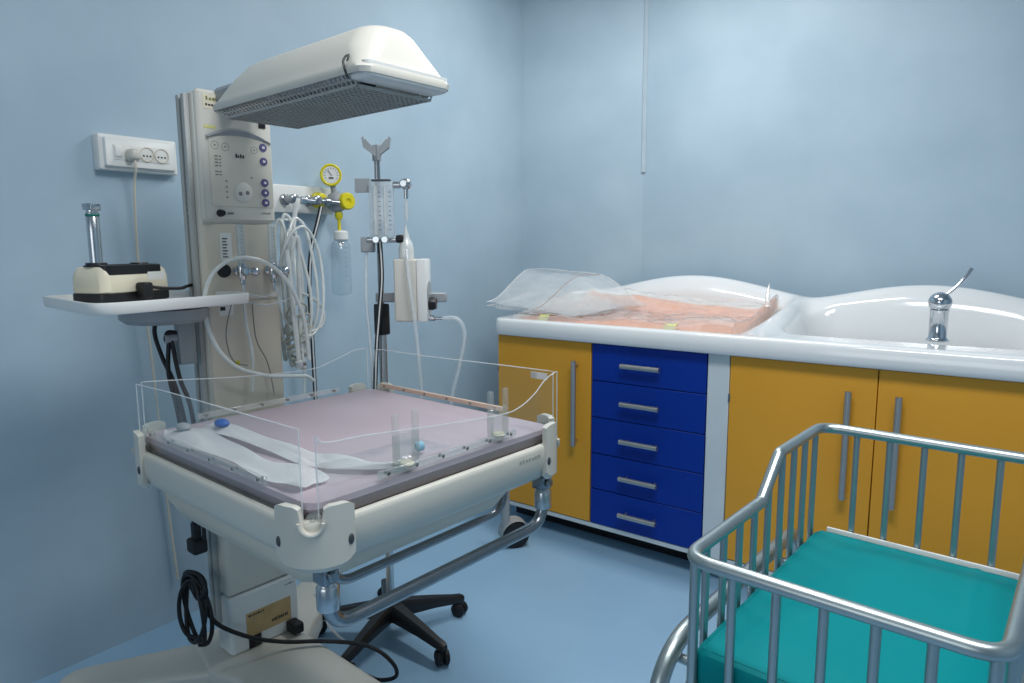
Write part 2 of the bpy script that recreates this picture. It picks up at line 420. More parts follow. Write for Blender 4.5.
# recessed display field with arched head
arc = [(-0.062 + 0.0, 1.36), (0.112, 1.36), (0.112, 1.532)] + [(0.112 - 0.18 * k / 12, 1.532 + 0.024 * math.sin(PI * k / 12)) for k in range(1, 12)] + [(-0.062, 1.532)]
arc = [(y, z - 1.45) for y, z in arc]
obj('display_field', prism(newbm(), arc, 0, 0.0012, FX(X1, 0, 1.45)), mat('display_field_beige', (206, 202, 188), rough=0.4), cp)
hb = newbm()
n = 14
for k in range(n):
    y0 = -0.068 + 0.18 * k / n; y1 = -0.068 + 0.18 * (k + 1) / n
    q = []
    for y, t in ((y0, k / n), (y1, (k + 1) / n)):
        q.append((y, 1.532 + 0.026 * math.sin(PI * t), 1.532 + 0.012 * math.sin(PI * t)))
    v = [hb.verts.new((X1 + 0.009, q[0][0], q[0][1])), hb.verts.new((X1 + 0.009, q[1][0], q[1][1])), hb.verts.new((X1 + 0.0015, q[1][0], q[1][2])), hb.verts.new((X1 + 0.0015, q[0][0], q[0][2]))]
    hb.faces.new(v)
    v2 = [hb.verts.new((X1, q[0][0], q[0][1] + 0.006)), hb.verts.new((X1, q[1][0], q[1][1] + 0.006)), hb.verts.new((X1 + 0.009, q[1][0], q[1][1])), hb.verts.new((X1 + 0.009, q[0][0], q[0][1]))]
    hb.faces.new(v2)
bmesh.ops.remove_doubles(hb, verts=hb.verts[:], dist=1e-5)
obj('display_brow', hb, M_gray, cp)
for z in (1.521, 1.484, 1.427, 1.400, 1.373):
    k = obj('push_button', lt([(0, 0), (0.011, 0), (0.0105, 0.003), (0.006, 0.0035), (0, 0.003)], 20, (X1 + 0.001, 0.089, z), (1, 0, 0)), M_purple, cp)
    obj('button_symbol', bx(X1 + 0.0038, X1 + 0.0045, 0.086, 0.093, z - 0.003, z + 0.003), M_labelw, k, smooth=False)
for y, z, r in ((-0.046, 1.515, 0.010), (-0.018, 1.513, 0.010), (0.063, 1.512, 0.009)):
    obj('touch_ring', tb([(X1 + 0.0014, y + r * math.cos(2 * PI * q / 20), z + r * math.sin(2 * PI * q / 20)) for q in range(20)], 0.0007, 5, True), M_gray, cp)
    obj('ring_mark', bx(X1 + 0.001, X1 + 0.0022, y - 0.0025, y + 0.0025, z - 0.0012, z + 0.0012), M_inkg, cp, smooth=False)
print_row(0.026, 0.011, FX(X1 + 0.0014, 0.022, 1.493), M_ink, cp, 'display_digits', n=4, seed=6)
db = newbm()
for k, z in enumerate((1.487, 1.479, 1.471, 1.463, 1.448, 1.440)):
    box(db, X1 + 0.001, X1 + 0.002, -0.048, -0.040, z - 0.0015, z + 0.0015); box(db, X1 + 0.001, X1 + 0.002, -0.036, -0.032, z - 0.0015, z + 0.0015)
obj('scale_marks', db, M_inkg, cp, smooth=False)
db = newbm()
db.free()
for y, z in ((-0.020, 1.425), (-0.020, 1.410), (-0.020, 1.397), (-0.020, 1.383), (0.052, 1.438)):
    obj('indicator_lamp', lt([(0, 0), (0.0024, 0), (0.0024, 0.001), (0, 0.001)], 8, (X1 + 0.001, y, z), (1, 0, 0)), M_inkg, cp)
dl = obj('sensor_dial', lt([(0, 0), (0.026, 0), (0.026, 0.001), (0.024, 0.002), (0, 0.002)], 28, (X1 + 0.001, 0.026, 1.398), (1, 0, 0)), mat('dial_cream', (212, 210, 200), rough=0.4), cp)
for y, z in ((0.017, 1.394), (0.037, 1.397)):
    obj('socket_hole', lt([(0, 0), (0.0055, 0), (0.0045, 0.001), (0, 0.0008)], 14, (X1 + 0.003, y, z), (1, 0, 0)), M_inkg, dl)
kn = obj('probe_plug', lt([(0, 0), (0.010, 0), (0.009, 0.012), (0.006, 0.020), (0, 0.021)], 18, (X1, -0.042, 1.341), (1, 0, 0)), M_black, cp)
obj('probe_marks', bx(X1 + 0.0002, X1 + 0.001, -0.022, -0.004, 1.339, 1.344), M_inkg, cp, smooth=False)
print_row(0.028, 0.006, FX(X1 + 0.0002, 0.090, 1.345), M_inkg, cp, 'small_print', n=5, seed=7)
lb = obj('maker_label', bx(X1, X1 + 0.001, -0.070, -0.020, 1.604, 1.641), M_yelcream, cp, smooth=False)
print_row(0.034, 0.010, FX(X1 + 0.001, -0.045, 1.630), M_greenlab, lb, n=4, seed=8)
print_row(0.038, 0.008, FX(X1 + 0.001, -0.045, 1.615), M_ink, lb, n=5, seed=9)
obj('small_yellow_label', bx(X1, X1 + 0.001, -0.072, -0.040, 1.556, 1.563), M_yellowtape, cp, smooth=False)
obj('alarm_window', bx(X1, X1 + 0.003, 0.080, 0.100, 1.572, 1.592, bev=0.001), M_black, cp)
# tags
tg = obj('hanging_tag', bx(CX, CX + 0.0012, -0.046, -0.014, 1.215, 1.290, mtx=Matrix.Rotation(0, 4, 'X')), M_labelw, warm, smooth=False)
tgb = newbm()
for k in range(7): box(tgb, CX + 0.0012, CX + 0.0018, -0.040, -0.026 - 0.003 * (k % 2), 1.225 + k * 0.008, 1.228 + k * 0.008)
obj('tag_print', tgb, M_ink, tg, smooth=False)
tg2 = obj('inspection_label', bx(CX, CX + 0.001, -0.060, -0.020, 1.070, 1.098), M_labelw, warm, smooth=False)
obj('label_mark', bx(CX + 0.001, CX + 0.0016, -0.057, -0.043, 1.084, 1.094), M_ink, tg2, smooth=False)
obj('label_pointer', bx(CX, CX + 0.001, -0.024, -0.012, 0.932, 0.944), M_yellow, warm, smooth=False)
# black round port behind the left flow meter
obj('black_port', lt([(0, 0), (0.019, 0), (0.017, 0.008), (0, 0.009)], 20, (CX, -0.040, 1.190), (1, 0, 0)), M_black, warm)
# two flow meters
for y in (-0.003, 0.088):
    fm = obj('flow_meter', lt([(0, 0), (0.013, 0.002), (0.014, 0.012), (0.008, 0.016), (0.008, 0.040), (0.012, 0.042), (0.013, 0.050), (0.010, 0.056), (0, 0.058)], 18, (CX, y, 1.188), (1, 0, 0)), M_chrome, warm)
    obj('flow_body', lt([(0, -0.024), (0.009, -0.022), (0.013, -0.012), (0.013, 0.012), (0.010, 0.020), (0, 0.022)], 18, (CX + 0.028, y, 1.188), (0, 0, 1)), M_chrome, fm)
    kb = newbm()
    ball_shape(kb, (CX + 0.034, y + 0.032, 1.186), 0.013, 1, 1.15, 1)
    cyl(kb, (CX + 0.032, y, 1.187), (0, 1, 0), 0.007, 0.03, 12)
    obj('flow_knob', kb, M_chrome, fm)
    obj('flow_tube', lt([(0, 0), (0.010, 0), (0.010, 0.105), (0, 0.105)], 16, (CX + 0.028, y, 1.207), (0, 0, 1)), M_cup, fm)
    tk = newbm()
    for q in range(9): box(tk, CX + 0.038, CX + 0.0388, y - 0.005, y + 0.003, 1.222 + q * 0.010, 1.2232 + q * 0.010)
    obj('flow_scale', tk, M_inkg, fm, smooth=False)
    obj('flow_outlet', lt([(0, 0), (0.006, 0), (0.008, 0.01), (0.0045, 0.014), (0.0045, 0.035), (0, 0.035)], 14, (CX + 0.028, y, 1.166), (0, 0, -1)), M_chrome, fm)
# hoses on the column
def wp(*pts): return smooth_path(pts, 8)
obj('breathing_hose', tb(wp((0.11, 0.172, 0.868), (0.11, 0.15, 0.884), (0.11, 0.10, 0.892), (0.11, 0.022, 0.906), (0.11, -0.061, 0.943), (0.11, -0.113, 1.012), (0.11, -0.132, 1.108), (0.11, -0.107, 1.183), (0.11, -0.045, 1.222), (0.11, 0.03, 1.215), (0.11, 0.098, 1.165), (0.11, 0.148, 1.061), (0.11, 0.162, 0.930)), 0.0056, 12), M_hose, warm)
obj('oxygen_hose', tb(wp((CX + 0.028, -0.003, 1.135), (CX + 0.03, -0.002, 1.05), (CX + 0.035, 0.008, 0.96), (CX + 0.04, 0.0, 0.86)), 0.0045, 10), M_hose, warm)
obj('thin_sensor_wire', tb(wp((CX + 0.01, 0.03, 1.10), (CX + 0.02, 0.03, 1.0), (CX + 0.02, 0.06, 0.93), (CX + 0.03, 0.07, 0.84)), 0.0016, 6), M_inkg, warm)
obj('hose_loop_wire', tb(wp((CX + 0.01, -0.03, 1.10), (CX + 0.02, -0.055, 1.02), (CX + 0.02, -0.04, 0.95), (CX + 0.02, 0.0, 0.93)), 0.0014, 6), M_inkg, warm)
mb = newbm()
tube(mb, smooth_path([(CX + 0.03, 0.0, 1.13), (CX + 0.04, 0.04, 1.118), (CX + 0.04, 0.085, 1.125), (CX + 0.04, 0.088, 1.15)], 6), 0.003, 8)
tube(mb, smooth_path([(CX + 0.03, 0.0, 1.108), (CX + 0.05, 0.05, 1.095), (CX + 0.05, 0.125, 1.108)], 6), 0.0025, 8)
obj('link_pipe', mb, M_hosec, warm)
# hose bundle hanging at the right flank of the column
rnd = random.Random(3)
for k, (yy, rr, top, bot, r_) in enumerate(((0.155, 0.02, 1.33, 0.92, 0.0055), (0.175, 0.03, 1.345, 0.90, 0.0055), (0.20, 0.05, 1.335, 0.96, 0.0048), (0.17, 0.05, 1.30, 0.93, 0.0048), (0.19, 0.075, 1.31, 0.99, 0.0042), (0.165, 0.012, 1.28, 0.90, 0.006))):
    x0 = 0.0 + 0.012 * k
    pts = []
    for q in range(12):
        a = 2 * PI * q / 12
        pts.append((x0 + 0.01 * math.sin(2 * a + k), yy + rr * math.cos(a) + rnd.uniform(-.004, .004), (top + bot) / 2 + (top - bot) / 2 * math.sin(a)))
    obj('coiled_hose', tb(smooth_path(pts, 6, True), r_, 10, True), M_hose, warm)
mb = newbm()
for k in range(6):
    z = 1.06 - k * 0.030
    pts = [(0.05 + 0.02 * math.sin(a + k), 0.165 + 0.032 * math.cos(a) , z + 0.022 * math.sin(a + k * 0.9) + 0.01 * math.sin(a)) for a in [2 * PI * q / 10 for q in range(10)]]
    tube(mb, smooth_path(pts, 4, True), 0.0035, 7, True)
obj('curly_cord', mb, mat('grey_white_coil', (170, 172, 160), rough=0.45), warm)
obj('thin_cable_loop', tb(smooth_path([(0.03, 0.19, 1.12), (0.03, 0.235, 1.10), (0.03, 0.27, 1.06), (0.03, 0.262, 1.015), (0.03, 0.215, 1.0), (0.03, 0.17, 1.02), (0.03, 0.15, 1.06)], 8), 0.0042, 9), M_hose, warm)
sy = obj('suction_tube', lt([(0, 0), (0.012, 0.002), (0.012, 0.02), (0.007, 0.024), (0.007, 0.33), (0.005, 0.34), (0, 0.34)], 14, (0.09, 0.142, 0.905), (-0.06, -0.03, 1)), M_hose, warm)
obj('suction_collar', lt([(0.010, 0), (0.019, 0.002), (0.019, 0.010), (0.010, 0.012)], 18, (0.088, 0.144, 0.912), (0, 0, 1)), M_chrome, sy)
# hood
def hood_loop(z, ix0, ix1, iy, r):
    return [(x, y, z - 0.006 - 0.004 * (z > 1.65)) for x, y in rrect(0.190 + ix0, 0.772 - ix1, -0.124 + iy, 0.104 - iy, r, 10)]
hl = [hood_loop(1.578, 0.004, 0.004, 0.004, 0.02), hood_loop(1.574, 0.0, 0.0, 0.0, 0.024), hood_loop(1.584, -0.002, -0.002, -0.002, 0.026),
      hood_loop(1.594, 0.006, 0.004, 0.003, 0.035), hood_loop(1.613, 0.018, 0.011, 0.011, 0.045), hood_loop(1.635, 0.033, 0.020, 0.021, 0.055),
      hood_loop(1.655, 0.047, 0.026, 0.034, 0.055), hood_loop(1.671, 0.060, 0.034, 0.047, 0.05), hood_loop(1.682, 0.074, 0.044, 0.062, 0.042),
      hood_loop(1.688, 0.095, 0.060, 0.080, 0.03), hood_loop(1.690, 0.12, 0.09, 0.098, 0.012)]
bmh = newbm(); loft(bmh, hl, cap0=False)
# inner skin so that the shell has thickness
loft(bmh, [hood_loop(1.578, 0.004, 0.004, 0.004, 0.02), hood_loop(1.585, 0.012, 0.014, 0.012, 0.02), hood_loop(1.65, 0.05, 0.06, 0.05, 0.03)], cap0=False)
bmesh.ops.remove_doubles(bmh, verts=bmh.verts[:], dist=1e-5)
hood = obj('heater_hood', bmh, M_cream, warm, ang=50)
obj('hood_arm', hull(0.0, 0.27, -0.035, 0.065, 1.615, 1.662, 0.03, 0.012), M_gray, warm)
obj('reflector', bx(0.28, 0.68, -0.065, 0.06, 1.596, 1.606, 0.004), M_refl, hood)
obj('heater_element', tb([(0.27, 0.004, 1.586), (0.64, 0.004, 1.586)], 0.008, 12), mat('heater_rod', (60, 58, 56), rough=0.4, metal=0.6), hood)
obj('front_bezel', loft(newbm(), [[(x, y, z) for x, y in rrect(0.712 + i, 0.770 - i, -0.113 + i, 0.096 - i, 0.012, 5)] for i, z in ((0.010, 1.560), (0.003, 1.562), (0.0, 1.566), (0.0, 1.590))]), M_white, hood)
gb = newbm()
gx0, gx1, gy0, gy1, gz = 0.225, 0.722, -0.100, 0.086, 1.553
# wire guard: bottom lattice, and four sloping lattice sides up to the rim
def wire(a, b, r=0.0013):
    a, b = Vector(a), Vector(b); d = (b - a).normalized(); up = Vector((0, 0, 1)) if abs(d.z) < .9 else Vector((1, 0, 0))
    s = d.cross(up).normalized() * r; t = d.cross(s).normalized() * r
    A = [gb.verts.new(a + s + t), gb.verts.new(a - s + t), gb.verts.new(a - s - t), gb.verts.new(a + s - t)]
    B = [gb.verts.new(b + s + t), gb.verts.new(b - s + t), gb.verts.new(b - s - t), gb.verts.new(b + s - t)]
    for k in range(4): gb.faces.new((A[k], A[(k + 1) % 4], B[(k + 1) % 4], B[k]))
nx_, ny_ = 36, 14
for i in range(nx_ + 1):
    x = gx0 + (gx1 - gx0) * i / nx_; xt = 0.200 + (0.724 - 0.200) * i / nx_
    wire((x, gy0, gz), (x, gy1, gz)); wire((x, gy0, gz), (xt, -0.116, 1.577)); wire((x, gy1, gz), (xt, 0.095, 1.577))
for j in range(ny_ + 1):
    y = gy0 + (gy1 - gy0) * j / ny_; yt = -0.118 + 0.213 * j / ny_
    wire((gx0, y, gz), (gx1, y, gz)); wire((gx0, y, gz), (0.200, yt, 1.577))
for q in (0.33, 0.66):
    ya, yb, xa, z = gy0 + (-0.118 - gy0) * q, gy1 + (0.095 - gy1) * q, gx0 + (0.200 - gx0) * q, gz + (1.582 - gz) * q
    wire((xa, ya, z), (0.722, ya, z)); wire((xa, yb, z), (0.722, yb, z)); wire((xa, ya, z), (xa, yb, z))
for a, b in (((gx0, gy0), (gx1, gy0)), ((gx1, gy0), (gx1, gy1)), ((gx1, gy1), (gx0, gy1)), ((gx0, gy1), (gx0, gy0))):
    wire((*a, gz), (*b, gz), 0.0022)
obj('wire_guard', gb, M_mesh, hood, smooth=False)
mb = newbm()
for s in (0, 0.004):
    tube(mb, smooth_path([(0.722 + s, -0.122, 1.56), (0.720 + s, -0.130, 1.588), (0.722 + s * 2, -0.123, 1.602), (0.727 + s, -0.123, 1.598), (0.727 + s, -0.126, 1.590)], 6), 0.0009, 6)
obj('wire_clip', mb, M_ink, hood)
# bed
bed = obj('bed_platform', loft(newbm(), [[(x, y, z) for x, y in rrect(0.155 + i, 0.885 - i, -0.352 + i, 0.352 - i, max(0.02, 0.075 - i), 6)] for i, z in
      ((0.10, 0.700), (0.055, 0.702), (0.030, 0.710), (0.014, 0.724), (0.004, 0.745), (0.0, 0.765), (0.0, 0.790), (0.002, 0.797), (0.006, 0.800), (0.014, 0.800), (0.018, 0.796), (0.02, 0.786))]), M_cream, warm)
obj('bed_housing', loft(newbm(), [[(x, y, z) for x, y in rrect(0.14 + i, 0.80 - i * 1.4, -0.305 + i, 0.30 - i * .6, 0.04, 5)] for i, z in ((0.05, 0.618), (0.04, 0.622), (0.02, 0.660), (0.01, 0.70), (0.01, 0.712))]), M_creamd, warm)
obj('bed_support', hull(0.05, 0.30, -0.09, 0.10, 0.55, 0.66, 0.02), M_cream, warm)
mt_l = [[(x, y, z) for x, y in rrect(0.176 + i, 0.864 - i, -0.331 + i, 0.331 - i, 0.03, 6)] for i, z in ((0.022, 0.787), (0.014, 0.794), (0.0, 0.818), (0.003, 0.828), (0.010, 0.831), (0.03, 0.832))]
mattress = obj('mattress', loft(newbm(), mt_l), M_lilac, warm)
# corner clamps with a U notch
def corner_clamp(sx, sy):
    cxp = 0.885 - 0.075 if sx > 0 else 0.155 + 0.075
    cyp = 0.352 - 0.075 if sy > 0 else -0.352 + 0.075
    r = 0.075 + 0.007
    pts = []
    st = 0.012
    for k in range(8): pts.append((cxp + sx * r, cyp - sy * st * (1 - k / 8)))
    for k in range(25):
        a = PI / 2 * k / 24; pts.append((cxp + sx * r * math.cos(a), cyp + sy * r * math.sin(a)))
    for k in range(1, 9): pts.append((cxp - sx * st * k / 8, cyp + sy * r))
    # arc length
    S_ = [0]
    for a, b in zip(pts, pts[1:]): S_.append(S_[-1] + math.dist(a, b))
    mid = S_[-1] / 2; bm = newbm(); zs = [0.718, 0.722, 0.735, 0.75, 0.765, 0.78, 1.0]
    rings = []
    for p, s in zip(pts, S_):
        d = abs(s - mid); e = min(1, (mid - d) / 0.02)
        top = (0.828 if (sx > 0 and sy < 0) else 0.846) - 0.006 * (1 - e) ** 2
        if d < 0.019: top = 0.802 - math.sqrt(max(0, 0.019 ** 2 - d * d))
        elif d < 0.030: top -= 0.006 * (1 - (d - 0.019) / 0.011)
        bot = 0.710 + 0.008 * (d / mid) ** 3 + 0.008 * (1 - min(1, e)) ** 2
        nrm = Vector((p[0] - cxp, p[1] - cyp)); nrm.normalize()
        col_ = []
        for off in (0.0, 0.014):
            for q in range(5):
                z = bot + (top - bot) * q / 4
                ins = off + (0.012 if q == 0 and off == 0 else 0)
                if q == 1 and off == 0: z = bot + 0.012
                col_.append((p[0] - nrm.x * ins, p[1] - nrm.y * ins, z))
        rings.append([bm.verts.new(c) for c in col_])
    for A, B in zip(rings, rings[1:]):
        for q in range(4):
            bm.faces.new((A[q], B[q], B[q + 1], A[q + 1])); bm.faces.new((A[5 + q], A[6 + q], B[6 + q], B[5 + q]))
        bm.faces.new((A[4], B[4], B[9], A[9])); bm.faces.new((A[0], A[5], B[5], B[0]))
    for Rg in (rings[0], rings[-1]): bm.faces.new([Rg[q] for q in (0, 1, 2, 3, 4, 9, 8, 7, 6, 5)])
    c = obj('corner_clamp', bm, M_cream, bed, ang=35)
    a = math.atan2(sy, sx); ox, oy = cxp + math.cos(a) * (r + 0.001), cyp + math.sin(a) * (r + 0.001)
    hb_ = newbm()
    tang = Vector((-math.sin(a), math.cos(a), 0))
    tube(hb_, [Vector((ox, oy, 0.802)) + tang * (0.0205 * math.cos(t)) + Vector((0, 0, 0.0215 * math.sin(t))) for t in [PI + PI * k / 16 for k in range(17)]], 0.0035, 8)
    obj('notch_rim', hb_, M_cream, c)
    obj('hinge_pin', lt([(0, 0), (0.014, 0), (0.014, 0.006), (0.005, 0.007), (0.005, 0.018), (0, 0.018)], 18, (ox - math.cos(a) * 0.03, oy - math.sin(a) * 0.03, 0.798), (math.cos(a), math.sin(a), 0)), M_acrw, c)
    for s in (mid - 0.068, mid + 0.068):
        i = min(range(len(S_)), key=lambda t: abs(S_[t] - s)); p = pts[i]; nr = Vector((p[0] - cxp, p[1] - cyp)).normalized()
        if i < 8: nr = Vector((sx, 0))
        if i > 33: nr = Vector((0, sy))
        q_ = newbm(); ball_shape(q_, (p[0] + nr.x * 0.0, p[1] + nr.y * 0.0, 0.762), 0.006, 0.6 if abs(nr.x) > .5 else 1, 0.6 if abs(nr.y) > .5 else 1, 1.6, 10)
        obj('latch_slot', q_, M_dgray, c)
for sx in (-1, 1):
    for sy_ in (-1, 1): corner_clamp(sx, sy_)
print_row(0.075, 0.010, FX(0.8853, 0.215, 0.780), mat('moulded_grey_mark', (168, 168, 160), rough=0.5), bed, 'moulded_mark', n=7, seed=10)
# clear side panels: outline in (s, z), thin slabs with a paler edge strip
def side_panel(o, d, prof, name='side_panel'):
    """o: start point, d: unit direction in plan, prof: top outline [(s, z)...]; bottom follows 0.806"""
    d = Vector((d[0], d[1], 0)); nn = Vector((-d.y, d.x, 0)) * 0.0045
    zb = 0.802; o = Vector((o[0], o[1], 0))
    bm = newbm(); fr = []; bk = []
    for s, z in prof:
        b = o + d * s
        fr.append((bm.verts.new((b.x, b.y, zb)), bm.verts.new((b.x, b.y, z)))); b2 = b + nn
        bk.append((bm.verts.new((b2.x, b2.y, zb)), bm.verts.new((b2.x, b2.y, z))))
    for k in range(len(prof) - 1):
        bm.faces.new((fr[k][0], fr[k + 1][0], fr[k + 1][1], fr[k][1]))
        bm.faces.new((bk[k][1], bk[k + 1][1], bk[k + 1][0], bk[k][0]))
    p = obj(name, bm, M_acr, warm)
    pts = [Vector((*((o + d * s + nn / 2).to_2d()), z)) for s, z in prof]
    pts = [Vector((pts[0].x, pts[0].y, zb))] + pts + [Vector((pts[-1].x, pts[-1].y, zb))]
    obj('polished_edge', tb(pts, 0.0014, 6), M_acre, p)
    return p
def prof(pts, n=6):
    return [(p.x, p.y) for p in smooth_path([(a, b, 0) for a, b in pts], n)]
g0x, g1x, gy = 0.172, 0.868, 0.338
p1 = side_panel((g0x, -gy), (1, 0), [(0.02, 0.948), (0.2, 0.953), (0.45, 0.955), (0.674, 0.957)])         # near short side
p2 = side_panel((g0x, gy - 0.02), (0, -1), prof([(0, 0.952), (0.05, 0.950), (0.12, 0.93), (0.2, 0.915), (0.4, 0.925), (0.55, 0.94), (0.636, 0.948)]))  # column side
p3 = side_panel((g1x, gy), (-1, 0), prof([(0.012, 0.958), (0.2, 0.955), (0.45, 0.950), (0.63, 0.950), (0.68, 0.945)]))       # far short side
p4 = side_panel((g1x, -gy + 0.02), (0, 1), prof([(0, 0.945), (0.02, 0.93), (0.10, 0.925), (0.3, 0.905), (0.46, 0.893), (0.52, 0.898), (0.57, 0.918), (0.61, 0.945), (0.645, 0.957), (0.656, 0.958)]))   # front
M_strip = clear('strip_plastic', body=0.25, body_rgb=(225, 225, 220), fres=1.3)
def ruler(parent, a, b, z, h=0.014, mtl=M_strip):
    a, b = Vector((*a, z)), Vector((*b, z)); d = (b - a).normalized(); n_ = Vector((-d.y, d.x, 0)); L_ = (b - a).length
    fm_ = frame(a, d, (0, 0, 1), d.cross(Vector((0, 0, 1))))
    r_ = obj('measuring_strip', box(newbm(), 0, L_, 0, h, -0.004, 0.004, 0.001, 1, fm_), mtl, parent)
    db_ = newbm()
    for k in range(6):
        for s in (-1, 1): cyl(db_, fm_ @ Vector((0.02 + (L_ - 0.04) * k / 5, h / 2, s * 0.004)), d.cross(Vector((0, 0, 1))) * s, 0.0035, 0.002, 10)
    obj('strip_rivets', db_, M_inkg, r_)
ruler(p4, (0.862, -0.19), (0.862, 0.19), 0.836)
ruler(p2, (0.182, -0.20), (0.182, 0.21), 0.838)
ruler(p3, (0.22, 0.330), (0.70, 0.330), 0.838, 0.012, M_orgl)
ruler(p1, (0.22, -0.328), (0.72, -0.328), 0.832)
for y0 in (-0.145, 0.115):
    c = newbm()
    for q in (0, 0.048):
        box(c, 0.845, 0.857, y0 + q, y0 + q + 0.013, 0.838, 0.945, 0.004)
    box(c, 0.846, 0.856, y0, y0 + 0.061, 0.845, 0.905, 0.003)
    cc = obj('tubing_clip', c, M_clip, p4)
    obj('clip_spring', lt([(0, 0), (0.014, 0), (0.016, 0.004), (0.012, 0.008), (0, 0.008)], 14, (0.852, y0 + 0.030, 0.842), (0, 0, 1)), M_yelcream, cc)
obj('panel_sticker', bx(0.79, 0.84, 0.3335, 0.3345, 0.935, 0.951), M_labelw, p3, smooth=False)
# chrome push rails under the bed
for xx in (0.84, 0.715):
    r_ = 0.0135 if xx > 0.8 else 0.010
    ya = -0.29 if xx > 0.8 else -0.20
    hr = obj('push_rail', tb(fillet_path([(xx, ya, 0.70), (xx, ya, 0.586), (xx, 0.318, 0.586), (xx, 0.318, 0.70)], 0.06, 10), r_, 16), M_dsteel, warm)
    if xx > 0.8:
        for y in (-0.29, 0.318):
            obj('rail_collar', lt([(0, 0), (0.020, 0), (0.0205, 0.003), (0.0205, 0.040), (0.018, 0.044), (0.013, 0.05), (0.013, 0.07), (0, 0.07)], 20, (xx, y, 0.625), (0, 0, 1)), M_steel, hr)
            kb = newbm(); cyl(kb, (xx + 0.014, y, 0.69), (1, 0, 0), 0.011, 0.010, 14, 0.003); box(kb, xx - 0.022, xx + 0.014, y - 0.016, y + 0.016, 0.672, 0.705, 0.003)
            obj('rail_knob', kb, M_dsteel, hr)
# tray shelf held by the column rail
def shelf():
    A, B, Cc, D, E_ = (-0.135, -0.415), (0.255, -0.43), (0.180, -0.045), (0.10, -0.03), (-0.15, -0.15)
    pl = [A, B, Cc, D, E_]
    P_ = fillet_path([(x, y, 0) for x, y in pl], [0.02, 0.05, 0.02, 0.03, 0.03], 5, True)
    P_ = [(p.x, p.y) for p in P_]
    cx = sum(p[0] for p in P_) / len(P_); cy = sum(p[1] for p in P_) / len(P_)
    def ins(d, z): return [(cx + (x - cx) * (1 - d), cy + (y - cy) * (1 - d), z) for x, y in P_]
    return loft(newbm(), [ins(0.06, 1.110), ins(0.02, 1.111), ins(0.006, 1.115), ins(0.0, 1.134), ins(0.006, 1.137), ins(0.03, 1.137), ins(0.04, 1.134), ins(0.06, 1.123), ins(0.12, 1.122)])
sh = obj('instrument_shelf', shelf(), M_white, warm)
obj('shelf_turntable', lt([(0, 0), (0.085, 0), (0.10, 0.012), (0.10, 0.034), (0, 0.036)], 32, (0.075, -0.215, 1.070), (0, 0, 1)), M_gray, sh)
mb = newbm(); box(mb, 0.0, 0.03, -0.165, -0.12, 0.95, 1.09, 0.004); box(mb, -0.03, 0.05, -0.20, -0.15, 1.06, 1.10, 0.004)
cyl(mb, (0.015, -0.165, 1.02), (0, -1, 0), 0.012, 0.03, 14, 0.002)
obj('shelf_bracket', mb, M_gray, warm)
obj('cord_hook', tb(wp((0.015, -0.16, 1.03), (0.015, -0.185, 1.035), (0.015, -0.19, 1.015)), 0.007, 10), M_rubber, warm)
# black cables down the left flank
for pts in (((0.0, -0.19, 1.09), (-0.03, -0.20, 1.04), (-0.02, -0.19, 0.97), (0.02, -0.18, 0.90), (0.04, -0.17, 0.80), (0.04, -0.16, 0.66), (0.04, -0.155, 0.50)),
            ((0.018, -0.185, 1.02), (0.012, -0.19, 0.93), (0.025, -0.18, 0.83), (0.03, -0.165, 0.66), (0.03, -0.16, 0.48)),
            ((0.02, -0.18, 1.02), (0.04, -0.175, 0.92), (0.07, -0.165, 0.84), (0.075, -0.155, 0.66), (0.06, -0.15, 0.48))):
    obj('black_cable', tb(wp(*pts), 0.0055, 10), M_rubber, warm)

# coiled mains cable hanging under the bed and running over the base
cab = thing('power_cable', 'coiled black mains cable hanging on the left of the warmer column', 'cable', W0, TH)
pl_ = newbm(); box(pl_, 0.0, 0.05, -0.175, -0.135, 0.435, 0.475, 0.008); box(pl_, 0.01, 0.04, -0.165, -0.145, 0.47, 0.52, 0.006)
obj('connector', pl_, M_rubber, cab)
mb = newbm()
pts = []
for k in range(38):
    a = -PI / 2 + 2 * PI * k / 12.0
    e = 0.004 * (k / 12)
    pts.append((0.018 + 0.056 * math.cos(a) + 0.012 * math.sin(k * 0.5), -0.165 + 0.010 * math.sin(k * 0.7) - e, 0.272 + (0.105 - 0.008 * (k // 12)) * math.sin(a)))
obj('coil', tb(smooth_path(pts, 4), 0.0058, 9), M_rubber, cab)
pts = [(0.035 + 0.055 * math.cos(a), -0.172 + 0.006 * math.sin(a * 2), 0.352 + 0.034 * math.sin(a)) for a in [2 * PI * q / 12 for q in range(12)]]
obj('cable_knot', tb(smooth_path(pts, 4, True), 0.0058, 9, True), M_rubber, cab)
pts = [(0.045 + 0.040 * math.cos(a), -0.166 , 0.345 + 0.028 * math.sin(a)) for a in [2 * PI * q / 12 for q in range(12)]]
obj('cable_knot', tb(smooth_path(pts, 4, True), 0.0055, 9, True), M_rubber, cab)
obj('lead', tb(wp((0.05, -0.17, 0.33), (0.075, -0.165, 0.29), (0.085, -0.135, 0.235), (0.11, -0.06, 0.175), (0.14, 0.02, 0.137), (0.20, 0.10, 0.125), (0.28, 0.16, 0.122), (0.345, 0.19, 0.112), (0.385, 0.215, 0.07), (0.375, 0.225, 0.025), (0.33, 0.20, 0.009), (0.27, 0.19, 0.008)), 0.0058, 10), M_rubber, cab)
pb = newbm(); box(pb, 0.062, 0.11, 0.070, 0.104, 0.118, 0.150, 0.006); 
obj('inlet_plug', pb, M_rubber, cab)
tag(obj('white_cord', tb(wp((-1.62, 1.17, 0.23), (-1.60, 1.20, 0.17), (-1.585, 1.19, 0.135), (-1.58, 1.24, 0.06), (-1.60, 1.30, 0.012)), 0.004, 8), M_white), 'thin white cord hanging beside the right edge of the labelled warmer base box', 'cord')

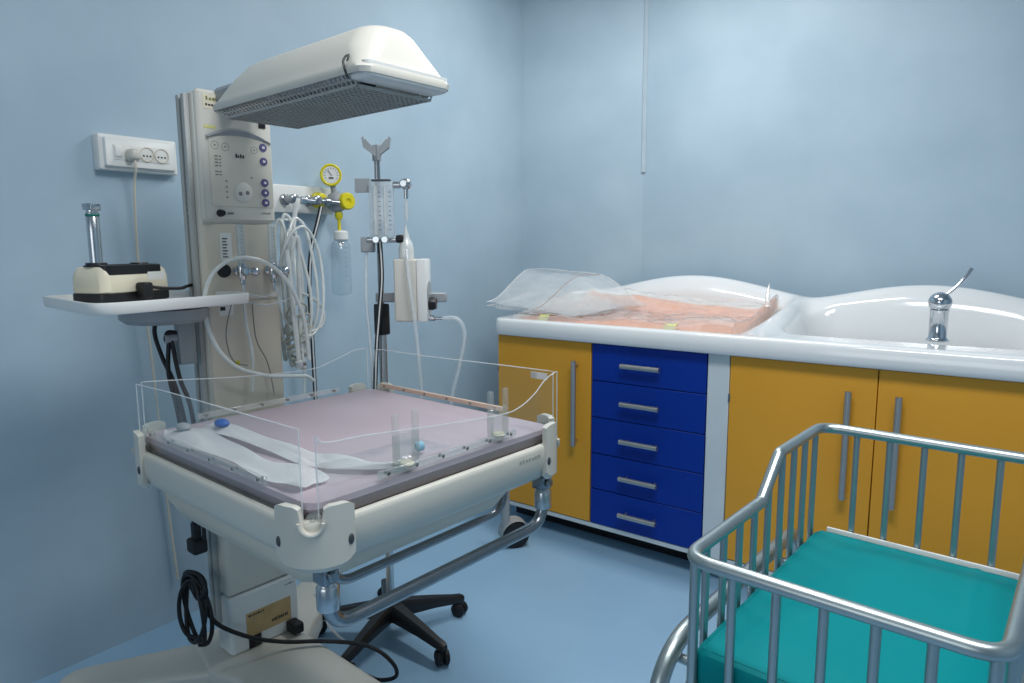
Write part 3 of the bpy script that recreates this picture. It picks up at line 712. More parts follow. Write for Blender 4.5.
cz = thing('swivel_castor', 'large grey swivel castor on a metal stem beyond the bed, near the left cabinet', 'castor', (-1.66, 2.16, 0))
caster(cz, 0, 0, 0.33, 0.056, -2.2, M_gray, M_rubber, 'fork')
# ------------------------------------------------------------------ packages on the mattress
ZM = 0.833
def wl(x, y, z=0.0):   # warmer local -> world
    return Vector((W0[0] + x * math.cos(TH) - y * math.sin(TH), W0[1] + x * math.sin(TH) + y * math.cos(TH), z))
def packet(path, w0, seed, label, plugm, plugrgb):
    t = thing('catheter_packet', label, 'packet', wl(path[0][0], path[0][1], ZM), TH, 'long peel packets on the mattress')
    o = Vector(path[0]); P_ = smooth_path([(a - o.x, b - o.y, 0) for a, b in path], 8); N_ = len(P_); rd = random.Random(seed)
    ph = [rd.uniform(0, 6) for _ in range(6)]
    def fn(u_, v_):
        i = u_ * (N_ - 1); k = min(int(i), N_ - 2); p = P_[k].lerp(P_[k + 1], i - k); d = (P_[k + 1] - P_[k]).normalized(); nn = Vector((-d.y, d.x, 0))
        wv = w0 * (0.55 + 0.45 * sstep(0, 0.10, u_)) * (1 + 0.10 * math.sin(9 * u_ + ph[0]) + 0.05 * math.sin(23 * u_ + ph[1]))
        s = (v_ - 0.5)
        z = 0.003 + 0.012 * (1 - (2 * s) ** 2) * math.exp(-((u_ - 0.12) / 0.1) ** 2) + 0.006 * (0.5 + 0.5 * math.sin(17 * u_ + 3 * s + ph[2])) * (0.5 + 0.5 * math.sin(9 * s + 6 * u_ + ph[3]))
        z += 0.013 * abs(2 * s) ** 3 * (0.5 + 0.5 * math.sin(11 * u_ + ph[4] + (2 if s > 0 else 0)))
        return p + nn * s * wv + Vector((0, 0, z))
    obj('paper_sleeve', grid(newbm(), 60, 12, fn, 0.0006), M_paper, t)
    c = fn(0.10, 0.5)
    b = newbm(); ball_shape(b, (c.x, c.y, c.z + 0.006), 0.016, 1.4, 0.9, 0.6)
    obj('connector', b, plugm, t, label=plugrgb)
    return t
packet([(0.235, -0.280), (0.42, -0.290), (0.58, -0.292), (0.70, -0.288), (0.80, -0.282)], 0.070, 1, 'long white paper packet with grey connector, nearest the left edge of the mattress', M_gray, 'grey connector')
packet([(0.270, -0.222), (0.43, -0.212), (0.58, -0.205), (0.70, -0.205), (0.79, -0.17), (0.835, -0.10)], 0.056, 2, 'long white paper packet with blue connector, lying further in on the mattress', M_bluec, 'blue connector')
t = thing('clear_tube_bag', 'clear bag with a pale blue connector at the front of the mattress', 'bag', wl(0.76, -0.10, ZM), TH)
def fn(u_, v_):
    return Vector((-0.06 + 0.12 * v_ , -0.16 + 0.30 * u_, 0.003 + 0.018 * math.sin(PI * v_) * (0.4 + 0.6 * abs(math.sin(5 * u_ + 2 * v_))) * math.sin(PI * u_)))
obj('film', grid(newbm(), 30, 12, fn), clear('thin_bag_film', body=0.10, body_rgb=(225, 228, 230), rough=0.1, bump=0.5, bscale=25, fres=1.2), t)
obj('connector', lt([(0, 0), (0.006, 0.001), (0.010, 0.004), (0.010, 0.016), (0.006, 0.02), (0, 0.02)], 12, (0.03, 0.06, 0.014), (0.5, 0.8, 0.2)), mat('pale_blue_cap', (140, 185, 205), rough=0.4), t)

# ------------------------------------------------------------------ instrument charger on the shelf
ch = thing('handle_charger', 'white and black charging base with upright metal handle on the tray shelf', 'charger', wl(0.012, -0.282, 1.1235), TH + 0.42)
lo = lambda z, i, r=0.02: [(x, y, z) for x, y in rrect(-0.058 + i, 0.050 - i, -0.098 + i, 0.105 - i, r, 5)]
obj('black_base', loft(newbm(), [lo(0.0, 0.004), lo(0.003, 0), lo(0.022, 0), lo(0.024, 0.002)]), M_black, ch)
obj('body', loft(newbm(), [lo(0.023, 0.004), lo(0.027, 0.001), lo(0.060, 0.002), lo(0.075, 0.005), lo(0.084, 0.011), lo(0.086, 0.020)]), M_yelcream, ch)
lo2 = lambda z, i: [(x, y, z) for x, y in rrect(-0.030 + i, 0.048 - i, -0.085 + i, 0.080 - i, 0.012, 5)]
obj('black_well', loft(newbm(), [lo2(0.066, 0.0), lo2(0.087, 0.0), lo2(0.089, 0.003), lo2(0.089, 0.010), lo2(0.083, 0.012)]), M_black, ch)
obj('well_ring', lt([(0.012, 0), (0.024, 0.0), (0.022, 0.008), (0.015, 0.008)], 20, (0.0, -0.068, 0.086)), M_black, ch)
obj('well_ring', lt([(0.0, 0), (0.022, 0.0), (0.020, 0.006), (0, 0.006)], 20, (0.0, 0.055, 0.086)), M_black, ch)
hd = obj('metal_handle', lt([(0, 0), (0.0135, 0), (0.0138, 0.10), (0.0138, 0.146), (0.0125, 0.148), (0.0125, 0.150), (0.014, 0.152), (0.014, 0.156), (0.012, 0.158), (0.012, 0.164), (0, 0.164)], 24, (0.0, -0.068, 0.052)), M_steel, ch)
obj('green_band', lt([(0.0139, 0), (0.0147, 0.001), (0.0147, 0.005), (0.0139, 0.006)], 24, (0.0, -0.068, 0.200)), M_green, hd)
mb = newbm(); box(mb, -0.013, 0.013, -0.082, -0.054, 0.214, 0.224, 0.002)
for k in (-1, 1): box(mb, -0.013, 0.013, -0.068 + k * 0.012 - 0.003, -0.068 + k * 0.012 + 0.003, 0.222, 0.229, 0.001)
obj('handle_head', mb, M_steel, hd)
obj('warning_label', bx(0.0478, 0.0486, 0.03, 0.085, 0.050, 0.070), M_labelw, ch, smooth=False)
obj('mains_plug', bx(0.050, 0.078, -0.012, 0.016, 0.008, 0.046, 0.005), M_rubber, ch)
obj('mains_lead', tb(wp((0.064, 0.014, 0.035), (0.075, 0.05, 0.029), (0.08, 0.10, 0.026), (0.055, 0.15, 0.028), (0.04, 0.20, 0.032), (0.01, 0.235, 0.036), (-0.015, 0.24, 0.030)), 0.0042, 10), M_rubber, ch)

# ------------------------------------------------------------------ socket box, plug and cord on the left wall
sb = thing('wall_socket_box', 'white surface mounted socket box with two round outlets on blue wall', 'socket box', (XL, 1.028, 1.480))
WX = lambda x, y, z: frame((x, y, z), (0, 1, 0), (0, 0, 1), (1, 0, 0))
def wloop(x, i, r=0.006): return [(x, y, z) for y, z in rrect(-0.115 + i, 0.117 - i, 0 + i * .8, 0.104 - i * .8, r, 4)]
obj('body', loft(newbm(), [wloop(0, 0), wloop(0.030, 0), wloop(0.034, 0.002), wloop(0.038, 0.012), wloop(0.047, 0.013), wloop(0.049, 0.015)]), M_white, sb)
ms = obj('module_strip', bx(0.048, 0.051, -0.080, 0.084, 0.030, 0.075, 0.001), M_labelw, sb)
obj('switch', bx(0.050, 0.055, -0.077, -0.056, 0.038, 0.070, 0.002), M_white, ms)
for y in (0.016, 0.060):
    so = obj('outlet', lt([(0, 0.0), (0.018, 0.0), (0.020, 0.003), (0.0215, 0.003), (0.0215, 0.0), (0.0215, -0.001)], 28, (0.0505, y, 0.052), (1, 0, 0)), M_creamd, ms)
    hbm = newbm()
    for q in (-0.010, 0, 0.010): cyl(hbm, (0.0505, y + q, 0.048), (1, 0, 0), 0.0028, 0.0012, 10)
    obj('contact_hole', hbm, M_ink, so)
pc = thing('plug_with_cord', 'cream mains plug in the left outlet with its pale cord hanging down the wall', 'cord', (XL, 0.997, 1.526))
obj('plug', loft(newbm(), [[(x, y, z) for y, z in rrect(-0.018 + i, 0.018 - i, -0.018 + i, 0.018 - i, 0.014 - i, 5)] for x, i in ((0.0515, 0.0), (0.072, 0.0), (0.084, 0.004), (0.088, 0.009))]), M_cream, pc)
obj('cord', tb(wp((0.074, 0.0, -0.012), (0.074, 0.0, -0.04), (0.045, 0.004, -0.10), (0.030, 0.005, -0.28), (0.025, 0.012, -0.40), (0.025, 0.022, -0.56), (0.020, 0.034, -0.82), (0.012, 0.045, -1.10), (0.012, 0.06, -1.38)), 0.004, 8), M_creamd, pc)

# ------------------------------------------------------------------ gas outlet panel with suction regulator
gp = thing('gas_outlet_panel', 'white wall panel with metal medical gas outlets behind the warmer column', 'gas outlet panel', (XL, 1.62, 1.377))
obj('plate', bx(0, 0.045, -0.27, 0.131, 0, 0.100, 0.006), M_white, gp)
for y in (-0.096, 0.007):
    g1 = newbm(); lathe(g1, [(0, 0), (0.020, 0), (0.020, 0.012), (0.014, 0.016), (0.014, 0.045), (0.017, 0.048), (0.017, 0.066), (0.012, 0.070), (0, 0.07)], 20, (0.045, y, 0.046), (1, 0, 0))
    obj('gas_outlet', g1, M_dsteel, gp)
for y, mm in ((-0.06, M_steel), (0.05, M_dsteel)):
    g1 = newbm(); lathe(g1, [(0, 0), (0.009, 0), (0.009, 0.030), (0.014, 0.034), (0.014, 0.05), (0.007, 0.055), (0.007, 0.09), (0, 0.09)], 16, (0.10, y - 0.045, 0.044), (0.25, 1, -0.05))
    obj('probe_connector', g1, mm, gp)
wh = thing('gas_probe_hose', 'white angled gas probe with white hose hanging from the outlet panel', 'hose', (XL + 0.105, 1.535, 1.415))
pb = newbm(); lathe(pb, [(0, 0), (0.013, 0), (0.015, 0.02), (0.010, 0.03), (0.007, 0.12), (0, 0.12)], 16, (0, 0.0, 0.01), (0, -0.2, -1))
box(pb, -0.004, 0.004, -0.055, -0.01, -0.070, -0.062, 0.002)
obj('probe', pb, M_white, wh)
obj('hose', tb(wp((0, -0.022, -0.10), (0.0, -0.025, -0.16), (0.02, -0.03, -0.30), (0.05, -0.03, -0.45), (0.03, -0.03, -0.70)), 0.006, 10), M_hose, wh)
bh = obj('striped_gas_hose', tb(wp((XL + 0.11, 1.636, 1.40), (XL + 0.105, 1.620, 1.34), (XL + 0.09, 1.598, 1.24), (XL + 0.08, 1.59, 1.10), (XL + 0.07, 1.60, 0.90), (XL + 0.06, 1.61, 0.60)), 0.008, 12), mat('black_grey_hose', (30, 32, 36), rough=0.35), label=None)
tag(bh, 'black gas hose with white stripe hanging below the outlet panel', 'hose')
obj('white_stripe', tb(wp((XL + 0.118, 1.632, 1.40), (XL + 0.113, 1.616, 1.34), (XL + 0.098, 1.594, 1.24), (XL + 0.088, 1.586, 1.10), (XL + 0.078, 1.596, 0.90), (XL + 0.068, 1.606, 0.60)), 0.0028, 6), M_white, bh)
# yellow suction regulator: in the last outlet of the panel
vr = thing('suction_regulator', 'yellow and white suction regulator with round gauge at the right end of the panel', 'regulator', (XL, 1.735, 1.422))
vr.scale = (1.0, 1.12, 1.12)
obj('outlet_ring', lt([(0, 0), (0.026, 0), (0.026, 0.012), (0.020, 0.016), (0.022, 0.035), (0.016, 0.04), (0, 0.04)], 24, (0.045, -0.06, 0.005), (1, 0, 0)), M_yellow, vr)
obj('green_ring', lt([(0, 0), (0.016, 0), (0.016, 0.014), (0, 0.014)], 18, (0.07, -0.045, 0.0), (0.3, 1, 0)), M_green, vr)
b = newbm(); ball_shape(b, (0.085, -0.005, 0.0), 0.036, 1, 1, 1.0, 22); cyl(b, (0.085, -0.06, 0.0), (0, 1, 0), 0.013, 0.05, 16)
obj('body', b, M_gray, vr)
obj('knob', lt([(0, 0), (0.026, 0.0), (0.029, 0.004), (0.029, 0.022), (0.025, 0.028), (0.010, 0.028), (0.008, 0.022), (0, 0.022)], 24, (0.110, 0.012, 0.002), (0.75, -0.1, 0.0)), M_yellow, vr)
obj('neck', tb([(0.085, -0.012, 0.02), (0.085, -0.020, 0.06)], 0.010, 12), M_gray, vr)
gd = (0.85, -0.5, 0.0)
ga = obj('gauge_case', lt([(0, 0), (0.034, 0), (0.037, 0.004), (0.037, 0.024), (0.033, 0.028), (0.028, 0.024), (0, 0.024)], 32, (0.078, -0.022, 0.088), gd), M_yellow, vr)
obj('gauge_face', lt([(0, 0.0), (0.028, 0.0), (0.028, 0.001), (0, 0.001)], 28, Vector((0.078, -0.022, 0.088)) + Vector(gd).normalized() * 0.0245, gd), M_labelw, ga)
gm = Vector(gd).normalized(); gy_ = Vector((0, 0, 1)); gx_ = gy_.cross(gm)
gf = frame(Vector((0.078, -0.022, 0.088)) + gm * 0.026, gx_, gy_, gm)
tk = newbm()
for q in range(11):
    a = math.radians(-30 + 24 * q); box(tk, -0.0007, 0.0007, 0.019, 0.024, 0, 0.0006, mtx=gf @ Matrix.Rotation(a - PI / 2, 4, 'Z'))
box(tk, -0.001, 0.001, -0.004, 0.018, 0, 0.001, mtx=gf @ Matrix.Rotation(0.6, 4, 'Z'))
box(tk, -0.008, 0.008, -0.013, -0.008, 0, 0.0006, mtx=gf)
obj('gauge_marks', tk, M_ink, ga, smooth=False)
obj('lower_fitting', lt([(0, 0), (0.013, 0), (0.015, 0.01), (0.012, 0.022), (0.006, 0.026), (0.006, 0.07), (0, 0.07)], 16, (0.088, 0.0, -0.034), (0, 0, -1)), M_yellow, vr)
obj('trap_cap', lt([(0, 0), (0.018, 0), (0.026, 0.006), (0.026, 0.030), (0.022, 0.034), (0.010, 0.036), (0.008, 0.055), (0, 0.055)], 24, (0.090, 0.004, -0.096), (0, 0, -1)), M_white, vr)
jr = newbm(); lathe(jr, [(0.024, 0), (0.034, 0.015), (0.036, 0.17), (0.033, 0.185), (0.010, 0.19)], 28, (0.084, 0.004, -0.130), (0, 0, -1))
jo = obj('collection_jar', jr, clear('thin_clear_cup', tint=(242, 247, 250), body=0.07, fres=1.3), vr)
tk = newbm()
for q in range(8): box(tk, 0.119, 0.1203, -0.006, 0.004 if q % 2 else 0.010, -0.155 - q * 0.016, -0.1535 - q * 0.016)
obj('jar_scale', tk, M_inkg, jo, smooth=False)

# ------------------------------------------------------------------ drip stand on five star base
IV = Vector((-1.560, 1.418, 0))
iv = thing('drip_stand', 'metal drip stand with forked top on a black five star wheeled base', 'drip stand', IV)
for k in range(5):
    a = math.radians(66 - 71 * k) 
    d = Vector((math.cos(a), math.sin(a), 0)); n_ = Vector((-d.y, d.x, 0))
    loops = []
    for s, hw, zt, zb in ((0.015, 0.028, 0.118, 0.068), (0.06, 0.024, 0.112, 0.066), (0.15, 0.019, 0.094, 0.062), (0.220, 0.015, 0.078, 0.054), (0.246, 0.014, 0.074, 0.052), (0.258, 0.008, 0.068, 0.056)):
        c = d * s; q = []
        for (u_, v_) in ((-1, -0.0), (-1, 0.7), (-0.6, 1), (0.6, 1), (1, 0.7), (1, 0.0), (0.8, -0.0 - .0), (-0.8, -0.0)):
            z = zb + (zt - zb) * max(0, v_)
            if v_ == 0 and abs(u_) < 1: z = zb - 0.003
            q.append(c + n_ * (u_ * hw) + Vector((0, 0, z)))
        loops.append(q)
    lg = obj('star_leg', loft(newbm(), loops), M_black, iv)
    ca = newbm(); cyl(ca, d * 0.242 + Vector((0, 0, 0.040)), (0, 0, 1), 0.006, 0.02, 8)
    wa = a + 0.6 + 0.5 * k
    wd = Vector((math.cos(wa), math.sin(wa), 0))
    for s in (-1, 1):
        lathe(ca, [(0, 0), (0.019, 0), (0.024, 0.004), (0.024, 0.014), (0.018, 0.018), (0, 0.018)], 20, d * 0.242 + Vector((0, 0, 0.024)) + wd * 0.003 * s, wd * s)
    lathe(ca, [(0.0, 0), (0.012, 0.0), (0.012, 0.012), (0, 0.012)], 12, d * 0.242 + Vector((0, 0, 0.038)), (0, 0, 1))
    obj('caster', ca, M_rubber, lg)
obj('hub', lt([(0, 0.06), (0.036, 0.06), (0.040, 0.075), (0.040, 0.11), (0.030, 0.122), (0.018, 0.126), (0.018, 0.14), (0, 0.14)], 24), M_black, iv)
obj('outer_pole', tb([(0, 0, 0.12), (0, 0, 1.02)], 0.0125, 16), M_steel, iv)
obj('inner_pole', tb([(0, 0, 0.95), (0, 0, 1.53)], 0.0085, 14), M_dsteel, iv)
obj('pole_clamp', bx(-0.018, 0.018, -0.018, 0.018, 0.985, 1.08, 0.005), M_black, iv)
hk = newbm(); box(hk, -0.012, 0.012, -0.008, 0.008, 1.502, 1.548, 0.002)
rv = Vector((0.8, 0.6, 0))
for s in (-1, 1):
    fm_ = frame((0, 0, 1.524), rv * s, (0, 0, 1), rv.cross(Vector((0, 0, 1))) * s)
    prism(hk, [(0.0, -0.012), (0.038, 0.016), (0.042, 0.044), (0.037, 0.048), (0.035, 0.038), (0.030, 0.040), (0.027, 0.036), (0.012, 0.020), (0.0, 0.018)], -0.009, 0.009, fm_)
obj('forked_hook', hk, M_gray, iv)
# flow meter block hanging on the stand (faces the camera)
fv = Vector((0.55, -0.83, 0)).normalized(); sv = Vector((fv.y * -1, fv.x, 0)) * 1.0   # facing, sideways (to the right seen from the front)
sv = Vector((0.83, 0.55, 0)).normalized()
def FV(z, s=0.0, out=0.0): return frame(IV + Vector((0, 0, z)) + sv * s + fv * out, sv, (0, 0, 1), fv)
fmr = thing('air_flow_meter', 'clear acrylic twin tube flow meter clamped high on the drip stand', 'flow meter', IV + fv * 0.03 + Vector((0, 0, 1.25)))
def lobj(name, bm, mt_, parent, **k):
    """mesh given in world coordinates, child of an unrotated thing"""
    o = Vector(parent.location)
    for v in bm.verts: v.co -= o
    return obj(name, bm, mt_, parent, **k)
lobj('block', box(newbm(), -0.018, 0.052, 0, 0.165, 0, 0.028, 0.003, 2, FV(1.275, 0, 0.012)), clear('flow_block_acrylic', body=0.42, body_rgb=(214, 224, 230), fres=1.3), fmr)
for s in (0.002, 0.032):
    lobj('tube', lathe(newbm(), [(0, 0), (0.006, 0), (0.006, 0.14), (0, 0.14)], 12, FV(1.287, s, 0.044).translation, (0, 0, 1)), M_acrw, fmr)
tk = newbm()
for s in (0.014, 0.044):
    for q in range(9): box(tk, -0.003, 0.003, 0, 0.0016, 0, 0.0006, mtx=FV(1.30 + q * 0.0135, s, 0.0405))
lobj('scale_marks', tk, M_ink, fmr, smooth=False)
lobj('top_cap', box(newbm(), -0.010, 0.045, 0.0, 0.006, 0, 0.024, 0.001, 1, FV(1.440, 0, 0.014)), M_dgray, fmr)
bm = newbm()
for s in (0.004, 0.030): cyl(bm, FV(1.272, s, 0.03).translation, fv, 0.011, 0.030, 16, 0.002)
cyl(bm, FV(1.272, -0.03, 0.026).translation, sv, 0.009, 0.09, 14, 0.002)
lobj('needle_valves', bm, M_steel, fmr)
bm = newbm(); cyl(bm, FV(1.274, 0.058, 0.03).translation, sv, 0.012, 0.022, 16, 0.003)
lobj('black_valve_knob', bm, M_black, fmr)
bm = newbm(); cyl(bm, FV(1.430, 0.054, 0.026).translation, sv, 0.010, 0.02, 14); ball_shape(bm, FV(1.432, 0.090, 0.028).translation, 0.017); cyl(bm, FV(1.425, 0.090, 0.028).translation, (0, 0, -1), 0.007, 0.035, 12); cyl(bm, FV(1.432, 0.088, 0.028).translation, fv, 0.012, 0.026, 14, 0.003)
lobj('chrome_tap', bm, M_steel, fmr)
lobj('clamp_plate', box(newbm(), -0.062, -0.018, 0, 0.040, 0, 0.012, 0.001, 1, FV(1.41, 0, 0.014)), M_gray, fmr)
lobj('clamp_block', box(newbm(), -0.05, -0.010, 0, 0.045, 0, 0.022, 0.003, 1, FV(1.235, 0, 0.008)), M_gray, fmr)
lobj('drip_outlet', lathe(newbm(), [(0, 0), (0.006, 0), (0.006, 0.05), (0.003, 0.06), (0, 0.06)], 10, FV(1.385, 0.090, 0.028).translation, (0, 0, -1)), M_acrw, fmr)
# white box unit on its side arm
vb = thing('suction_unit', 'cream box with black dial held on an arm of the drip stand', 'suction unit', IV + sv * 0.12 + Vector((0, 0, 1.05)))
lobj('arm', box(newbm(), -0.015, 0.20, 0, 0.028, -0.012, 0.012, 0.003, 1, FV(1.085, 0, 0.0)), M_gray, vb)
ubx = lambda dd, z0, z1, i: [FV(z0, 0, 0) @ Vector(p) for p in ()]
bm = box(newbm(), 0.052, 0.120, 0, 0.185, -0.035, 0.035, 0.006, 3, FV(1.030, 0, 0.02))
hs = lobj('housing', bm, M_cream, vb)
lobj('side_plate', box(newbm(), 0.120, 0.150, 0, 0.185, -0.036, 0.036, 0.004, 2, FV(1.030, 0, 0.02)), M_white, vb)
bm = newbm(); o_ = FV(1.082, 0.150, 0.02).translation
lathe(bm, [(0, 0), (0.020, 0), (0.020, 0.010), (0.016, 0.022), (0, 0.022)], 20, o_, sv)
lobj('dial_knob', bm, M_black, vb)
lobj('dial_scale', lathe(newbm(), [(0, 0), (0.031, 0), (0.031, 0.002), (0, 0.002)], 24, FV(1.118, 0.150, 0.02).translation, sv), M_gray, vb)
lobj('outlet_nozzle', lathe(newbm(), [(0, 0), (0.009, 0), (0.009, 0.015), (0.005, 0.018), (0.005, 0.04), (0, 0.04)], 14, FV(1.038, 0.150, 0.02).translation, sv), M_chrome, vb)
bt = thing('drip_bottle', 'small white conical bottle standing on the cream suction box', 'bottle', IV + sv * 0.085 + fv * 0.02 + Vector((0, 0, 1.2155)))
obj('bottle_body', lt([(0, 0), (0.022, 0), (0.023, 0.006), (0.023, 0.030), (0.018, 0.048), (0.011, 0.058), (0.010, 0.066), (0.004, 0.085), (0.002, 0.105), (0, 0.105)], 24), M_hose, bt)
def hose(name, pts, r, mt_, label, cat='hose', group=None):
    return tag(obj(name, tb(smooth_path(pts, 8), r, 10), mt_), label, cat, group)
def IVP(s, o, z): return IV + sv * s + fv * o + Vector((0, 0, z))
hose('clear_tubing', [IVP(0.095, 0.058, 1.24), IVP(0.10, 0.075, 1.18), IVP(0.115, 0.075, 1.05), IVP(0.125, 0.07, 0.92), IVP(0.128, 0.06, 0.80), IVP(0.12, 0.05, 0.66)], 0.006, M_hosec, 'clear tubing falling in front of the cream suction box', 'tubing')
hose('clear_tubing', [IVP(0.19, 0.02, 1.038), IVP(0.235, 0.02, 1.035), IVP(0.255, 0.02, 0.99), IVP(0.240, 0.02, 0.90), IVP(0.215, 0.02, 0.80), IVP(0.20, 0.02, 0.68)], 0.0065, M_hosec, 'clear tubing arching from the right side nozzle of the suction box', 'tubing')
hose('clear_tubing', [IVP(-0.035, 0.02, 1.24), IVP(-0.038, 0.03, 1.10), IVP(-0.03, 0.03, 0.95), IVP(-0.025, 0.02, 0.70)], 0.005, M_hosec, 'thin clear tubing hanging straight down left of the stand pole', 'tubing')
bk = hose('striped_air_hose', [IVP(0.010, 0.035, 1.27), IVP(0.012, 0.034, 1.16), IVP(0.0, 0.032, 1.05), IVP(-0.012, 0.030, 0.94), IVP(-0.022, 0.028, 0.78), IVP(-0.024, 0.026, 0.62)], 0.0068, mat('black_air_hose', (22, 24, 28), rough=0.35), 'black air hose with pale stripe running down the stand pole')
obj('pale_stripe', tb(smooth_path([IVP(0.012, 0.0415, 1.27), IVP(0.014, 0.0405, 1.16), IVP(0.002, 0.0385, 1.05), IVP(-0.010, 0.0365, 0.94), IVP(-0.020, 0.0345, 0.78), IVP(-0.022, 0.0325, 0.62)], 8), 0.0022, 6), M_white, bk)

# ------------------------------------------------------------------ cabinets
FY = 2.36      # front plane of the doors
ZB, ZT = 0.10, 0.868
def bar_handle(parent, x, z0, z1, vertical=True, out=0.032):
    m_ = newbm()
    if vertical:
        tube(m_, [(x, -out, z0), (x, -out, z1)], 0.0105, 14)
        for z in (z0 + 0.02, z1 - 0.02): tube(m_, [(x, -out, z), (x, 0.0, z)], 0.005, 8)
    else:
        xa, xb = x; tube(m_, [(xa, -out, z0), (xb, -out, z0)], 0.0105, 14)
        for q in (xa + 0.02, xb - 0.02): tube(m_, [(q, -out, z0), (q, 0.0, z0)], 0.005, 8)
    return obj('handle', m_, M_alu, parent)
def cabinet(x0, x1, label, mtl):
    t = thing('base_cabinet', label, 'cabinet', ((x0 + x1) / 2, FY, ZB)); h = ZT - ZB; w2 = (x1 - x0) / 2
    m_ = newbm()
    box(m_, -w2, -w2 + 0.018, 0.020, 0.60, 0, h); box(m_, w2 - 0.018, w2, 0.020, 0.60, 0, h); box(m_, -w2 + .018, w2 - .018, 0.020, 0.60, 0, 0.018)
    box(m_, -w2 + .018, w2 - .018, 0.585, 0.60, .018, h); box(m_, -w2 + .018, w2 - .018, 0.020, 0.60, h - 0.018, h)
    obj('carcass', m_, mtl, t, smooth=False)
    for sx in (-1, 1):
        for y in (0.22, 0.55): obj('foot', lt([(0, -ZB), (0.02, -ZB), (0.022, -ZB + 0.01), (0.016, -ZB + 0.02), (0.016, -0.01), (0.025, 0.0), (0, 0)], 14, (sx * (w2 - 0.05), y, 0)), M_black, t)
    obj('toe_shade_board', bx(-w2 + 0.001, w2 - 0.001, 0.13, 0.145, -ZB + 0.001, -0.001), M_black, t, smooth=False)  # black board added to darken the shaded void under the cabinet
    return t
def door(t, x0, x1, hx, label=None, z0=0.0, z1=None):
    z1 = ZT - ZB - 0.004 if z1 is None else z1
    d = obj('door', bx(x0 + 0.0015, x1 - 0.0015, 0.0, 0.018, z0 + 0.014, z1, 0.0015, 1), M_orange, t)
    bar_handle(d, hx, 0.335, 0.690)
    hx2 = x0 + 0.002 if hx > (x0 + x1) / 2 else x1 - 0.002
    b = newbm()
    for z in (0.12, 0.60): box(b, hx2 - 0.004, hx2 + 0.003, -0.004, 0.012, z, z + 0.03, 0.001, 1)
    obj('hinge', b, M_dsteel, d)
c = cabinet(-1.850, -1.373, 'ochre single door base cabinet at the left end of the counter', M_lam)
door(c, -0.2385, 0.2385, 0.174)
c = cabinet(-1.371, -0.893, 'blue five drawer cabinet between the ochre doors', M_lam)
for k in range(5):
    zz0 = 0.014 + k * 0.1505; w2 = 0.239
    d = obj('drawer_front', bx(-w2 + 0.0015, w2 - 0.0015, 0, 0.018, zz0, zz0 + 0.1475, 0.0015, 1), M_blue, c)
    bar_handle(d, (-0.093, 0.068), zz0 + 0.074, 0, vertical=False)
tag(obj('filler_panel', bx(-0.891, -0.812, FY + 0.002, FY + 0.60, 0.0 + ZB, ZT, 0.002, 1), M_lam), 'narrow white upright panel between blue drawers and ochre double doors', 'panel')
c = cabinet(-0.810, 0.124, 'ochre double door base cabinet under the basin at the right', M_lam)
door(c, -0.467, 0.0, -0.077)
door(c, 0.0, 0.467, 0.064)
# bottom rail under all units, set back
tag(obj('bottom_rail', bx(-1.85, 0.124, FY + 0.004, FY + 0.018, ZB - 0.008, ZB + 0.010), M_lam), 'thin pale rail along the bottom front edge of the cabinets', 'rail')

# ------------------------------------------------------------------ moulded counter with changing well and basin
TX0, TX1, TY0, TY1 = -1.860, 0.20, 2.325, 3.16
def backz(x):
    def hump(c, hw): 
        t = (x - c) / hw
        return 0 if abs(t) >= 1 else (0.5 + 0.5 * math.cos(PI * t)) ** 0.75
    return 1.022 + 0.088 * hump(-1.25, 0.56) + 0.070 * hump(-0.29, 0.47)
def sdbox(x, y, x0, x1, y0, y1, r):
    cx, cy = (x0 + x1) / 2, (y0 + y1) / 2; qx, qy = abs(x - cx) - (x1 - x0) / 2 + r, abs(y - cy) - (y1 - y0) / 2 + r
    return min(max(qx, qy), 0) + math.hypot(max(qx, 0), max(qy, 0)) - r
def rimz(x, y):
    t = (y - TY0) / (TY1 - TY0)
    side = max(math.exp(-((x + 0.765) / 0.05) ** 2), sstep(-1.79, -1.85, x), sstep(0.10, 0.18, x))
    b = backz(x)
    base = 0.932 + 0.010 * math.exp(-((y - TY0 - 0.03) / 0.03) ** 2)
    r_side = 0.940 + (1.015 - 0.940) * sstep(0.10, 0.85, t)
    r_back = b
    kb = sstep(0.72, 0.95, t)
    z = base + (r_side - base) * side
    return z * (1 - kb) + max(z, r_back) * kb
def topz(x, y):
    z = rimz(x, y)
    d1 = sdbox(x, y, -1.815, -0.815, 2.385, 3.03, 0.08)
    z1 = 0.904
    z = z1 + (z - z1) * sstep(-0.045, 0.012, d1)
    d2 = sdbox(x, y, -0.715, 0.10, 2.56, 3.04, 0.12)
    z = z + (0.785 - z) * (1 - sstep(-0.075, 0.008, d2))
    # ledge above the basin where the back starts to climb
    return z
nx, ny = 190, 96
bm = newbm()
V = []
rc = 0.05
